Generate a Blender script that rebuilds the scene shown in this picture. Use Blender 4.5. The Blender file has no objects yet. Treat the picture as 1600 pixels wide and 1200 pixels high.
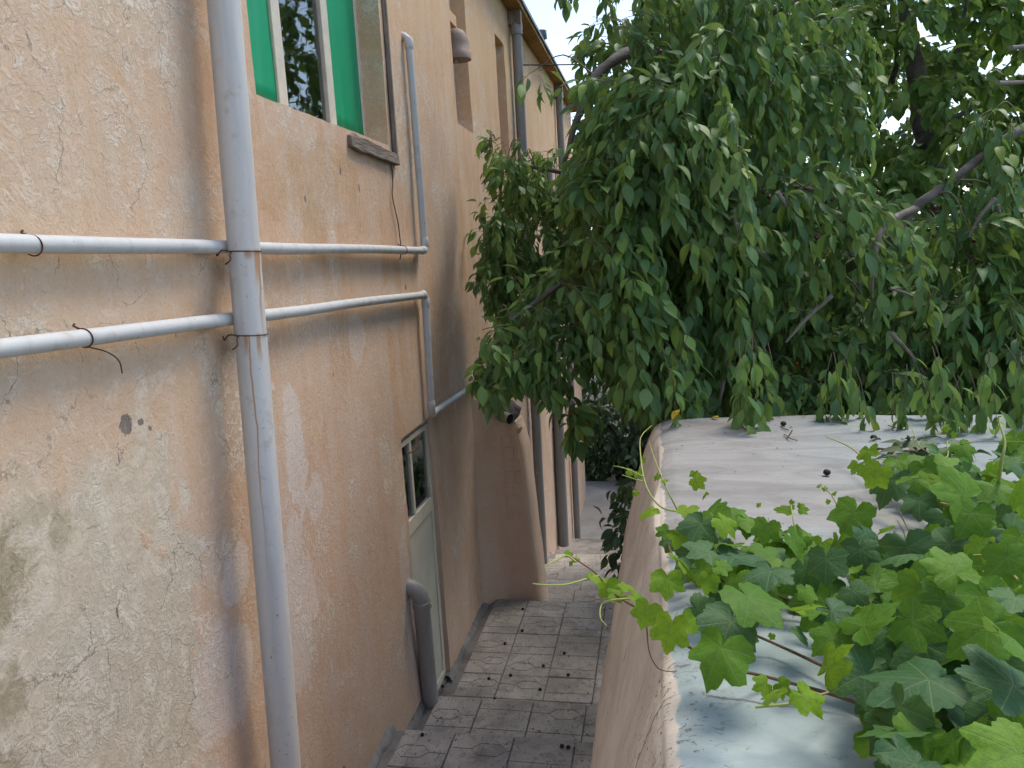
import bpy, bmesh, math, random
import numpy as np
from mathutils import Vector, Matrix, noise as mnoise
R = math.radians
S = bpy.context.scene
C = S.collection
random.seed(7)
rng = np.random.default_rng(7)

# ------------------------------------------------------------------ camera
YAW, PITCH, ROLL, FPX = R(10.861), R(9.624), R(-3.148), 1200.0     # origin of the world = the camera
fw = Vector((-math.sin(YAW)*math.cos(PITCH), math.cos(YAW)*math.cos(PITCH), -math.sin(PITCH)))
r0 = Vector((math.cos(YAW), math.sin(YAW), 0)); u0 = r0.cross(fw)
rt = r0*math.cos(ROLL) + u0*math.sin(ROLL); up = -r0*math.sin(ROLL) + u0*math.cos(ROLL)
cam = bpy.data.cameras.new('camera'); camo = bpy.data.objects.new('camera', cam); C.objects.link(camo)
camo.matrix_world = Matrix(((rt.x, up.x, -fw.x, 0), (rt.y, up.y, -fw.y, 0), (rt.z, up.z, -fw.z, 0), (0, 0, 0, 1)))
cam.sensor_width = 36; cam.lens = 36*FPX/1600; cam.clip_start = .02; cam.clip_end = 900
S.camera = camo

# ------------------------------------------------------------------ sky and sun
SUN_EL, SUN_AZ = R(60), math.atan2(.66, .75)          # azimuth from +Y towards +X
w = bpy.data.worlds.new('World'); S.world = w; w.use_nodes = True
wn = w.node_tree.nodes; wl = w.node_tree.links
sky = wn.new('ShaderNodeTexSky'); sky.sky_type = 'NISHITA'; sky.sun_disc = False
sky.sun_elevation = SUN_EL; sky.sun_rotation = SUN_AZ; sky.air_density = 1.0; sky.dust_density = .5; sky.ozone_density = .6
bg = wn['Background']; bg.inputs[1].default_value = .14
hs = wn.new('ShaderNodeHueSaturation'); hs.inputs['Saturation'].default_value = .85; wl.new(sky.outputs[0], hs.inputs['Color']); wl.new(hs.outputs[0], bg.inputs[0])
sl = bpy.data.lights.new('sun', 'SUN'); so = bpy.data.objects.new('sun', sl); C.objects.link(so)
sl.energy = 1.5; sl.angle = R(19); sl.color = (1, .91, .76)
sd = Vector((math.sin(SUN_AZ)*math.cos(SUN_EL), math.cos(SUN_AZ)*math.cos(SUN_EL), math.sin(SUN_EL)))
so.rotation_euler = sd.to_track_quat('Z', 'Y').to_euler()
S.view_settings.view_transform = 'Standard'; S.view_settings.look = 'None'
S.view_settings.gamma = 1; S.view_settings.exposure = 1.06; S.view_settings.use_curve_mapping = False
S.render.engine = 'CYCLES'
cy = S.cycles; cy.use_denoising = True; cy.max_bounces = 5; cy.diffuse_bounces = 3; cy.glossy_bounces = 2; cy.use_adaptive_sampling = True; cy.adaptive_threshold = .05
cy.transmission_bounces = 5; cy.transparent_max_bounces = 6; cy.caustics_reflective = False; cy.caustics_refractive = False

# ------------------------------------------------------------------ layout helpers
def ray(px, py): return fw + rt*((px-800)/FPX) + up*((600-py)/FPX)
def onx(px, py, x): v = ray(px, py); return v*(x/v.x)          # on a plane x = const
def onz(px, py, z): v = ray(px, py); return v*(z/v.z)
def ony(px, py, y): v = ray(px, py); return v*(y/v.y)
def at(px, py, d): return ray(px, py)*d                        # at a depth
def vnoise(x, y, z=0): return mnoise.noise(Vector((x, y, z)))

def tag(o, label=None, cat=None, group=None, kind=None):
    if label: o['label'] = label
    if cat: o['category'] = cat
    if group: o['group'] = group
    if kind: o['kind'] = kind
    return o
def empty(name, loc, label, cat, group=None):
    o = bpy.data.objects.new(name, None); C.objects.link(o); o.location = loc; o.empty_display_size = .1
    return tag(o, label, cat, group)
def link(name, me, mat=None, parent=None):
    o = bpy.data.objects.new(name, me); C.objects.link(o)
    if mat and not me.materials: me.materials.append(mat)
    if parent:
        o.parent = parent; o.matrix_parent_inverse = Matrix.Translation(-world_loc(parent))
    return o
def world_loc(o):
    v = o.location.copy() if not o.parent else Vector((0, 0, 0))
    return v
class MB:
    def __init__(s): s.v = []; s.f = []; s.sm = []
    def add(s, vs, fs, smooth=False):
        b = len(s.v); s.v += [tuple(v) for v in vs]; s.f += [tuple(b+i for i in f) for f in fs]; s.sm += [smooth]*len(fs); return s
    def box(s, a, b):
        x0, y0, z0 = a; x1, y1, z1 = b
        s.add([(x0,y0,z0),(x1,y0,z0),(x1,y1,z0),(x0,y1,z0),(x0,y0,z1),(x1,y0,z1),(x1,y1,z1),(x0,y1,z1)],
              [(0,3,2,1),(4,5,6,7),(0,1,5,4),(1,2,6,5),(2,3,7,6),(3,0,4,7)]); return s
    def tube(s, pts, rad, n=12, cap=True, smooth=True):
        pts = [Vector(p) for p in pts]; m = len(pts)
        if not hasattr(rad, '__len__'): rad = [rad]*m
        t0 = (pts[1]-pts[0]).normalized(); ref = Vector((0,0,1)) if abs(t0.z) < .9 else Vector((1,0,0))
        nrm = t0.cross(ref).normalized(); vs = []
        for i in range(m):
            t = (pts[min(i+1, m-1)]-pts[max(i-1, 0)])
            t = t.normalized() if t.length > 1e-9 else t0
            nrm = (nrm - t*nrm.dot(t)); nrm = nrm.normalized() if nrm.length > 1e-6 else t.orthogonal().normalized()
            bn = t.cross(nrm)
            for k in range(n):
                a = 2*math.pi*k/n; vs.append(pts[i] + (nrm*math.cos(a)+bn*math.sin(a))*rad[i])
        fs = [(i*n+k, i*n+(k+1)%n, (i+1)*n+(k+1)%n, (i+1)*n+k) for i in range(m-1) for k in range(n)]
        s.add(vs, fs, smooth)
        if cap: s.add(vs[:n], [tuple(reversed(range(n)))]); s.add(vs[-n:], [tuple(range(n))])
        return s
    def prism(s, poly, z0, z1):
        n = len(poly)
        s.add([(x,y,z0) for x,y in poly]+[(x,y,z1) for x,y in poly], [tuple(range(n,2*n))]+[(i,(i+1)%n,n+(i+1)%n,n+i) for i in range(n)]); return s
    def mesh(s, name='m'):
        me = bpy.data.meshes.new(name); me.from_pydata(s.v, [], s.f); me.update()
        me.polygons.foreach_set('use_smooth', s.sm); return me
    def build(s, name, mat, parent=None): return link(name, s.mesh(name), mat, parent)
def bez(pts, n=8):
    """smooth curve through points (Catmull-Rom)"""
    P = [Vector(p) for p in pts]; P = [P[0]*2-P[1]]+P+[P[-1]*2-P[-2]]; out = []
    for i in range(1, len(P)-2):
        for k in range(n):
            t = k/n; a, b, c, d = P[i-1:i+3]
            out.append(.5*((2*b)+(c-a)*t+(2*a-5*b+4*c-d)*t*t+(3*b-a-3*c+d)*t**3))
    return out+[P[-2]]
def bevel(o, wd, seg=2):
    m = o.modifiers.new('bevel', 'BEVEL'); m.width = wd; m.segments = seg; m.limit_method = 'ANGLE'; return o

# ------------------------------------------------------------------ node helper
class NT:
    def __init__(s, name):
        s.m = bpy.data.materials.new(name); s.m.use_nodes = True; s.t = s.m.node_tree; s.n = s.t.nodes; s.l = s.t.links
        s.p = s.n['Principled BSDF']; s.out = s.n['Material Output']
    def setin(s, sock, v):
        if hasattr(v, 'is_output') or isinstance(v, bpy.types.NodeSocket): s.l.new(v, sock)
        elif isinstance(v, (tuple, list)) and len(v) == 3 and sock.type == 'RGBA': sock.default_value = (*v, 1)
        else: sock.default_value = v
    def math(s, op, a, b=0, c=None, clamp=False):
        n = s.n.new('ShaderNodeMath'); n.operation = op; n.use_clamp = clamp
        s.setin(n.inputs[0], a); s.setin(n.inputs[1], b)
        if c is not None: s.setin(n.inputs[2], c)
        return n.outputs[0]
    def mix(s, f, a, b, mode='MIX'):
        n = s.n.new('ShaderNodeMix'); n.data_type = 'RGBA'; n.blend_type = mode; n.clamp_factor = True
        s.setin(n.inputs[0], f); s.setin(n.inputs[6], a); s.setin(n.inputs[7], b); return n.outputs[2]
    def coord(s, which='Object'): return s.n.new('ShaderNodeTexCoord').outputs[which]
    def pos(s): return s.n.new('ShaderNodeNewGeometry').outputs['Position']
    def sep(s, v):
        n = s.n.new('ShaderNodeSeparateXYZ'); s.setin(n.inputs[0], v); return n.outputs
    def map(s, v, sc=(1,1,1), loc=(0,0,0), rot=(0,0,0)):
        n = s.n.new('ShaderNodeMapping'); s.setin(n.inputs[0], v); n.inputs[1].default_value = loc; n.inputs[2].default_value = rot; n.inputs[3].default_value = sc; return n.outputs[0]
    def noise(s, v, scale=5, detail=4, rough=.55, dist=0, col=False):
        n = s.n.new('ShaderNodeTexNoise'); s.setin(n.inputs['Vector'], v)
        n.inputs['Scale'].default_value = scale; n.inputs['Detail'].default_value = detail; n.inputs['Roughness'].default_value = rough; n.inputs['Distortion'].default_value = dist
        return n.outputs['Color' if col else 'Fac']
    def voro(s, v, scale=5, feat='F1', out='Distance', rnd=1):
        n = s.n.new('ShaderNodeTexVoronoi'); n.feature = feat; s.setin(n.inputs['Vector'], v); n.inputs['Scale'].default_value = scale; n.inputs['Randomness'].default_value = rnd
        return n.outputs[out]
    def ramp(s, f, lo, hi, a=0., b=1.):
        n = s.n.new('ShaderNodeMapRange'); n.interpolation_type = 'SMOOTHSTEP'; s.setin(n.inputs[0], f)
        n.inputs[1].default_value = lo; n.inputs[2].default_value = hi; n.inputs[3].default_value = a; n.inputs[4].default_value = b; return n.outputs[0]
    def crop(s, f, stops):
        n = s.n.new('ShaderNodeValToRGB'); s.setin(n.inputs[0], f); e = n.color_ramp.elements
        while len(e) < len(stops): e.new(.5)
        for k, (p, c) in enumerate(stops): e[k].position = p; e[k].color = (*c, 1)
        return n.outputs[0]
    def bump(s, h, strength=.3, dist=.01, nrm=None):
        n = s.n.new('ShaderNodeBump'); s.setin(n.inputs['Height'], h); n.inputs['Strength'].default_value = strength; n.inputs['Distance'].default_value = dist
        if nrm: s.l.new(nrm, n.inputs['Normal'])
        return n.outputs[0]
    def fin(s, col=None, rough=None, nrm=None, metal=None, spec=None):
        if col is not None: s.setin(s.p.inputs['Base Color'], col)
        if rough is not None: s.setin(s.p.inputs['Roughness'], rough)
        if nrm is not None: s.l.new(nrm, s.p.inputs['Normal'])
        if metal is not None: s.p.inputs['Metallic'].default_value = metal
        if spec is not None: s.p.inputs['Specular IOR Level'].default_value = spec
        return s.m
    def blob(s, xyz, c, r, nz, amp=.6):
        """soft-edged stain round a point of the wall (y,z), its outline broken by a noise"""
        dy = s.math('DIVIDE', s.math('SUBTRACT', xyz[1], c[0]), r[0]); dz = s.math('DIVIDE', s.math('SUBTRACT', xyz[2], c[1]), r[1])
        d = s.math('SQRT', s.math('ADD', s.math('MULTIPLY', dy, dy), s.math('MULTIPLY', dz, dz)))
        return s.math('ADD', d, s.math('MULTIPLY', s.math('SUBTRACT', nz, .5), amp*2))

# ------------------------------------------------------------------ materials
def wall_material(name='peach_plaster', marks=True):
    t = NT(name); p = t.coord(); x = t.sep(p)
    n1 = t.noise(p, 1.1, 4, .6); n2 = t.noise(p, 3.1, 5, .65, .6); n3 = t.noise(p, 26, 4, .7, .8)
    st = t.noise(t.map(p, (1, 5, .45)), 1.6, 4, .6, .3)
    col = t.crop(n2, [(.25, (.56,.335,.195)), (.42, (.625,.40,.255)), (.56, (.655,.445,.31)), (.75, (.68,.51,.39))])
    col = t.mix(t.ramp(st, .42, .68, 0, .5), col, (.55,.305,.165))
    col = t.mix(t.ramp(t.noise(t.map(p, (1,4,.35), (3,1,0)), 1.3, 4), .48, .7, 0, .55), col, (.66,.51,.41))
    col = t.mix(t.math('MULTIPLY', t.ramp(x[2], -.2, -2.2), t.ramp(n1, .3, .7, .2, .65 if marks else .3)), col, (.54,.37,.30) if marks else (.74,.53,.43))
    col = t.mix(t.math('MULTIPLY', t.ramp(x[2], .6, 2.4), .6), col, (.66,.43,.22))
    worm = t.noise(p, 27, 5, .72, 2.2)
    if marks:
        # flaking whitewash: fragments gathered in the left part
        reg = t.math('ADD', n1, t.math('MULTIPLY', t.ramp(x[1], 3.2, 1.2), .14))
        reg = t.math('ADD', reg, t.math('MULTIPLY', t.math('SUBTRACT', n2, .5), .9))
        reg = t.ramp(reg, .50, .74)
        big = t.noise(p, 8.5, 4, .7, 1.6)
        col = t.mix(t.math('MULTIPLY', t.ramp(x[1], 3.3, 1.6), .4), col, (.58,.45,.31))
        flake = t.math('MULTIPLY', t.ramp(t.math('ADD', t.math('MULTIPLY', worm, .6), t.math('MULTIPLY', big, .4)), .485, .545), reg)
        col = t.mix(t.math('MULTIPLY', reg, .35), col, (.62,.50,.38))
        col = t.mix(t.math('MULTIPLY', flake, .8), col, (.74,.65,.54))
        col = t.mix(t.math('MULTIPLY', t.ramp(big, .58, .64), t.math('MULTIPLY', t.ramp(x[1], 4.2, 2.6), .35)), col, (.74,.64,.52))
        # bare grey-green plaster low on the left
        e = t.math('ADD', t.math('SUBTRACT', 2.25, x[1]), t.math('MULTIPLY', t.math('SUBTRACT', n2, .5), 1.3))
        e2 = t.math('ADD', t.math('SUBTRACT', -.36, x[2]), t.math('MULTIPLY', t.math('SUBTRACT', n1, .5), 1.5))
        bare = t.math('MULTIPLY', t.ramp(e, -.06, .06), t.ramp(e2, -.08, .12))
        barec = t.mix(t.ramp(big, .35, .65), (.50,.44,.335), (.66,.595,.475))
        col = t.mix(t.math('MULTIPLY', bare, .7), col, barec)
        for c, r, k in (((3.12,-.78),(.10,.30),.75), ((3.28,-1.1),(.10,.12),.65), ((3.0,-1.5),(.16,.42),.65), ((3.95,-.4),(.12,.16),.5), ((4.4,-2.2),(.10,.7),.5), ((4.55,-.3),(.2,.16),.4), ((2.55,-1.15),(.1,.12),.7), ((2.35,-1.5),(.25,.2),.6)):
            b = t.ramp(t.blob(x, c, r, n2, 1.3), 1.0, .82); col = t.mix(t.math('MULTIPLY', b, t.math('MULTIPLY', k, t.ramp(worm, .38, .52, .45, 1))), col, (.70,.62,.57))
        for c, r, k in (((6.45,-1.75),(.30,.4),.6), ((6.1,-.9),(.4,.4),.35), ((5.9,.2),(.5,.9),.25)):
            b = t.ramp(t.blob(x, c, r, n2, .8), 1.1, .6); col = t.mix(t.math('MULTIPLY', b, k), col, (.42,.36,.335))
        for c, r, k in (((1.48,-.72),(.16,.13),.8), ((1.74,-.68),(.05,.07),.6), ((1.50,-1.03),(.07,.09),.75), ((1.45,-1.2),(.06,.06),.7), ((1.42,-.85),(.12,.05),.6), ((1.66,-.6),(.12,.05),.35)):
            b = t.ramp(t.blob(x, c, r, n3, .9), 1.15, .45); col = t.mix(t.math('MULTIPLY', b, t.math('MULTIPLY', k, .8)), col, (.23,.185,.09))
        for c, r, k in (((3.6,.42),(.5,.25),.4), ((3.55,.2),(.18,.2),.5)):
            b = t.ramp(t.blob(x, c, r, n2, 1.2), 1.1, .4); col = t.mix(t.math('MULTIPLY', b, k), col, (.45,.27,.12))
        for c, r in (((2.05,-.455),(.03,.032)), ((2.12,-.462),(.014,.012)), ((2.16,-.49),(.010,.010)), ((3.45,.30),(.012,.016)), ((3.9,.47),(.012,.02)), ((4.15,.40),(.01,.025)), ((4.86,-.18),(.02,.02)), ((5.0,-.25),(.012,.03)), ((1.9,-1.0),(.004,.02)), ((2.35,-.2),(.004,.02)), ((3.6,-.55),(.004,.018)), ((2.0,-.55),(.003,.015))):
            b = t.ramp(t.blob(x, c, r, n3, .7), 1.05, .85); col = t.mix(b, col, (.17,.145,.125))
        wv = t.n.new('ShaderNodeVectorMath'); wv.operation = 'ADD'; t.l.new(p, wv.inputs[0])
        sc = t.n.new('ShaderNodeVectorMath'); sc.operation = 'SCALE'; t.l.new(t.noise(p, 7, 4, .6, 0, True), sc.inputs[0]); sc.inputs['Scale'].default_value = .16; t.l.new(sc.outputs[0], wv.inputs[1])
        vd = t.voro(wv.outputs[0], 4.2, 'DISTANCE_TO_EDGE'); crack = t.ramp(vd, .012, .002)
        crack = t.math('MULTIPLY', crack, t.math('MULTIPLY', t.ramp(n2, .46, .58), t.ramp(x[1], 3.6, 2.4)))
        col = t.mix(t.math('MULTIPLY', crack, .7), col, (.20,.15,.10))
    col = t.mix(t.ramp(n3, .3, .75, 0, .25), col, (.74,.62,.51))
    col = t.mix(t.ramp(t.noise(p, 95, 2, .6), .56, .74, 0, .3), col, (.33,.20,.12))
    h = t.math('ADD', t.math('MULTIPLY', n3, .6), t.math('MULTIPLY', worm, .7))
    if marks: h = t.math('ADD', t.math('SUBTRACT', h, t.math('MULTIPLY', bare, .3)), t.math('MULTIPLY', flake, .45))
    return t.fin(col, .92, t.bump(h, .6, .008), spec=.2)
def plain(name, c, rough=.6, var=.15, scale=12, bump=.1, bd=.004, metal=0, spec=.4, c2=None, stretch=(1,1,1)):
    t = NT(name); p = t.map(t.coord(), stretch); n = t.noise(p, scale, 5, .6, .3); n2 = t.noise(p, scale*.23, 4, .6)
    d = c2 or tuple(v*(1-var*2) for v in c)
    col = t.mix(t.ramp(n, .35, .7), c, tuple(v*(1-var) for v in c)); col = t.mix(t.ramp(n2, .42, .72, 0, .8), col, d)
    return t.fin(col, t.ramp(n2, .3, .7, rough*.85, min(1, rough*1.15)), t.bump(n, bump, bd) if bump else None, metal, spec)
def pipe_material(name, c, ties=()):
    t = NT(name); p = t.coord(); x = t.sep(p); n = t.noise(p, 16, 5, .6); v = t.noise(t.map(p, (6,6,.5)), 3, 4, .6)
    col = t.mix(t.ramp(v, .45, .75, 0, .6), c, tuple(a*.74 for a in c)); col = t.mix(t.ramp(n, .56, .72, 0, .5), col, (.40,.35,.29))
    col = t.mix(t.ramp(t.noise(p, 60, 3), .68, .74, 0, .7), col, (.16,.13,.11))
    for (z0, off, ln, wd) in ties:                      # rust run from a wire tie, down the face of the leaning pipe
        m = t.ramp(x[2], z0+.012, z0-.004); m = t.math('MULTIPLY', m, t.ramp(x[2], z0-ln, z0-ln*.25))
        ay = t.math('ADD', 2.53, t.math('MULTIPLY', t.math('ADD', x[2], 1.97), .0586))
        q = t.math('ADD', t.math('MULTIPLY', t.math('ADD', x[0], 1.475), .87), t.math('MULTIPLY', t.math('SUBTRACT', x[1], ay), .49))
        q = t.math('ADD', t.math('SUBTRACT', q, off), t.math('MULTIPLY', t.math('SUBTRACT', t.noise(t.map(p, (1,1,.6)), 7, 2), .5), .03))
        m = t.math('MULTIPLY', m, t.ramp(t.math('ABSOLUTE', q), wd, wd*.25))
        col = t.mix(t.math('MULTIPLY', m, .8), col, (.42,.19,.055))
    return t.fin(col, t.ramp(n, .3, .7, .38, .6), t.bump(n, .08, .003), spec=.4)
def leaf_material(name, stops, trans=.3, back=(.16,.22,.11), vein=.25, rough=.42, kind='oval', spec=.35):
    t = NT(name); g = t.n.new('ShaderNodeNewGeometry'); oi = t.n.new('ShaderNodeObjectInfo')
    r = t.math('FRACT', t.math('ADD', g.outputs['Random Per Island'], oi.outputs['Random']))
    col = t.crop(r, stops)
    uv = t.sep(t.coord('UV'))
    if kind == 'oval':
        mid = t.ramp(t.math('ABSOLUTE', uv[0]), .09, .02)
        side = t.math('SINE', t.math('MULTIPLY', t.math('SUBTRACT', uv[1], t.math('MULTIPLY', t.math('ABSOLUTE', uv[0]), .16)), 52))
        vn = t.math('MAXIMUM', mid, t.math('MULTIPLY', t.ramp(side, .75, 1), .45)); hgt = side
    else:
        best = None
        for a in (0, 52, -52, 108, -108):
            ca, sa = math.cos(R(a)), math.sin(R(a))
            dt = t.math('ADD', t.math('MULTIPLY', uv[0], ca), t.math('MULTIPLY', uv[1], sa))
            cr = t.math('ABSOLUTE', t.math('SUBTRACT', t.math('MULTIPLY', uv[1], ca), t.math('MULTIPLY', uv[0], sa)))
            wd = t.math('MULTIPLY', cr, 1.0)
            main = t.math('MULTIPLY', t.ramp(wd, .018, .006), t.ramp(dt, 0, .02))
            br = t.math('SINE', t.math('MULTIPLY', t.math('SUBTRACT', dt, t.math('MULTIPLY', cr, .8)), 42))
            br = t.math('MULTIPLY', t.math('MULTIPLY', t.ramp(br, .86, 1), t.ramp(wd, .30, .2)), .35)
            m2 = t.math('MAXIMUM', main, t.math('MULTIPLY', br, t.ramp(dt, .05, .15)))
            best = m2 if best is None else t.math('MAXIMUM', best, m2)
        vn = best; hgt = t.math('MULTIPLY', best, -1)
    if kind != 'oval':
        nz = t.noise(t.coord('UV'), 5, 3, .6); col = t.mix(t.ramp(nz, .4, .7, 0, .3), col, (.02,.05,.02))
    col = t.mix(t.math('MULTIPLY', vn, vein), col, (.25,.33,.14))
    colb = t.mix(.55, col, back); col = t.mix(g.outputs['Backfacing'], col, colb)
    t.fin(col, rough, None if kind == 'oval' else t.bump(t.math('ADD', hgt, t.math('MULTIPLY', t.noise(t.coord('UV'), 9, 2, .5), 1.6)), .28, .003), spec=spec)
    tr = t.n.new('ShaderNodeBsdfTranslucent'); t.l.new(t.mix(.5, col, (.22,.34,.04)), tr.inputs[0])
    mx = t.n.new('ShaderNodeMixShader'); mx.inputs[0].default_value = trans
    t.l.new(t.p.outputs[0], mx.inputs[1]); t.l.new(tr.outputs[0], mx.inputs[2]); t.l.new(mx.outputs[0], t.out.inputs[0])
    return t.m

M = {}
M['wall'] = wall_material(); M['pierwall'] = wall_material('pier_plaster', False)
M['bigpipe'] = pipe_material('grey_plastic_pipe', (.57,.55,.53), [(.060, .028, .16, .013), (.060, .036, .40, .005), (-.245, -.016, 1.1, .005), (-.245, .02, .12, .012), (-.245, -.028, .08, .012), (.060, .0, .04, .02)])
M['pipe'] = pipe_material('white_plastic_pipe', (.55,.55,.545))
M['oldpipe'] = pipe_material('weathered_grey_pipe', (.30,.28,.26))
M['darkpipe'] = pipe_material('weathered_drainpipe', (.27,.255,.24))
M['wire'] = plain('rusty_wire', (.12,.055,.03), .8, .2, 60, 0)
M['wood'] = plain('weathered_wood', (.27,.21,.17), .85, .45, 55, 1.0, .012, c2=(.10,.075,.06), stretch=(1,1,.12))
M['woodh'] = plain('weathered_wood_level', (.27,.21,.17), .85, .45, 55, 1.0, .012, c2=(.10,.075,.06), stretch=(1,.12,1))
M['frame'] = plain('cream_painted_steel', (.68,.62,.51), .5, .1, 20, .05)
M['door'] = plain('grey_cream_door_paint', (.62,.58,.49), .5, .07, 8, .05)
M['soffit'] = plain('ochre_soffit_board', (.42,.245,.075), .8, .2, 9, .3, c2=(.2,.11,.04))
M['roofmetal'] = plain('grey_roof_sheet', (.16,.165,.17), .5, .2, 8, .1, metal=.3)
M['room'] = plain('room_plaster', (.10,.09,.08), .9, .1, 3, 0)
M['cement'] = plain('grey_cement', (.26,.24,.225), .92, .16, 14, .5, .008, c2=(.105,.095,.09))
M['concrete'] = plain('pale_concrete', (.25,.24,.235), .9, .12, 9, .4, .006)
M['soil'] = plain('garden_soil', (.085,.065,.045), .95, .3, 7, .8, .03, c2=(.04,.04,.022))
M['bark'] = plain('cherry_bark', (.17,.145,.13), .85, .25, 26, .8, .008, c2=(.075,.06,.052), stretch=(1,1,2.2))
M['twig'] = plain('pale_twig_bark', (.25,.22,.195), .8, .2, 40, .3, c2=(.14,.11,.085))
M['youngtwig'] = plain('green_brown_twig', (.15,.13,.085), .7, .2, 40, 0, c2=(.10,.08,.05))
M['cane'] = plain('vine_cane', (.17,.10,.06), .8, .25, 40, .4, c2=(.09,.05,.03))
M['shoot'] = plain('green_vine_shoot', (.34,.40,.10), .55, .15, 20, .1, c2=(.36,.26,.10))
M['cherry'] = plain('dark_cherry', (.085,.008,.010), .22, .3, 8, 0, spec=.6)
M['ripecherry'] = plain('red_cherry', (.17,.012,.012), .22, .2, 8, 0, spec=.6)
M['dried'] = plain('dried_cherry', (.012,.008,.008), .6, .2, 30, .3)
M['yellow'] = plain('yellow_leaf', (.62,.40,.03), .5, .15, 20, .1)
M['drygreen'] = plain('withered_leaf', (.10,.15,.065), .7, .2, 20, .2, c2=(.14,.13,.06))
M['yellowlid'] = plain('yellow_plastic_lid', (.75,.48,.02), .4, .05, 10, 0)
M['petal'] = plain('purple_petal', (.42,.10,.36), .5, .15, 20, 0)
def glass_material():
    t = NT('window_glass'); t.n.remove(t.p)
    gl = t.n.new('ShaderNodeBsdfGlossy'); gl.inputs['Roughness'].default_value = .02; gl.inputs[0].default_value = (.9,.95,.95,1)
    tr = t.n.new('ShaderNodeBsdfTransparent'); tr.inputs[0].default_value = (.86,.9,.88,1)
    fr = t.n.new('ShaderNodeFresnel'); fr.inputs[0].default_value = 1.5
    f = t.math('ADD', t.math('MULTIPLY', fr.outputs[0], 1.6), .03, clamp=True)
    nr = t.bump(t.noise(t.coord(), 3, 2), .02, .01); t.l.new(nr, gl.inputs['Normal'])
    mx = t.n.new('ShaderNodeMixShader'); t.l.new(f, mx.inputs[0]); t.l.new(tr.outputs[0], mx.inputs[1]); t.l.new(gl.outputs[0], mx.inputs[2]); t.l.new(mx.outputs[0], t.out.inputs[0]); return t.m
M['glass'] = glass_material()
def curtain_material():
    t = NT('green_sheet'); p = t.coord(); n = t.noise(t.map(p, (1,3,.5)), 3, 3)
    col = t.mix(n, (.0,.26,.115), (.01,.37,.17))
    t.fin(col, .45, None, spec=.4)
    return t.m
M['green'] = curtain_material()
def tile_material():
    t = NT('speckled_cement_tile'); p = t.pos(); oi = t.n.new('ShaderNodeObjectInfo')
    n = t.noise(p, 5, 5, .6); n2 = t.noise(p, 1.3, 4, .6)
    col = t.mix(t.ramp(n, .3, .7), (.39,.345,.30), (.58,.525,.465)); col = t.mix(t.ramp(n2, .42, .68, 0, .65), col, (.20,.18,.165)); col = t.mix(t.ramp(t.noise(p, 9, 4, .7, .6), .52, .66, 0, .55), col, (.19,.17,.155))
    col = t.mix(t.math('MULTIPLY', oi.outputs['Random'], .35), col, (.36,.32,.295))
    sp = t.noise(t.map(p, (1,.5,1), rot=(0,0,.6)), 75, 2, .5, 1.2); col = t.mix(t.ramp(sp, .63, .68), col, (.075,.065,.06))
    col = t.mix(t.ramp(t.noise(p, 26, 4), .6, .75, 0, .6), col, (.13,.115,.11))
    return t.fin(col, .88, t.bump(t.math('ADD', sp, n), -.35, .004), spec=.25)
M['tile'] = tile_material()
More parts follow.
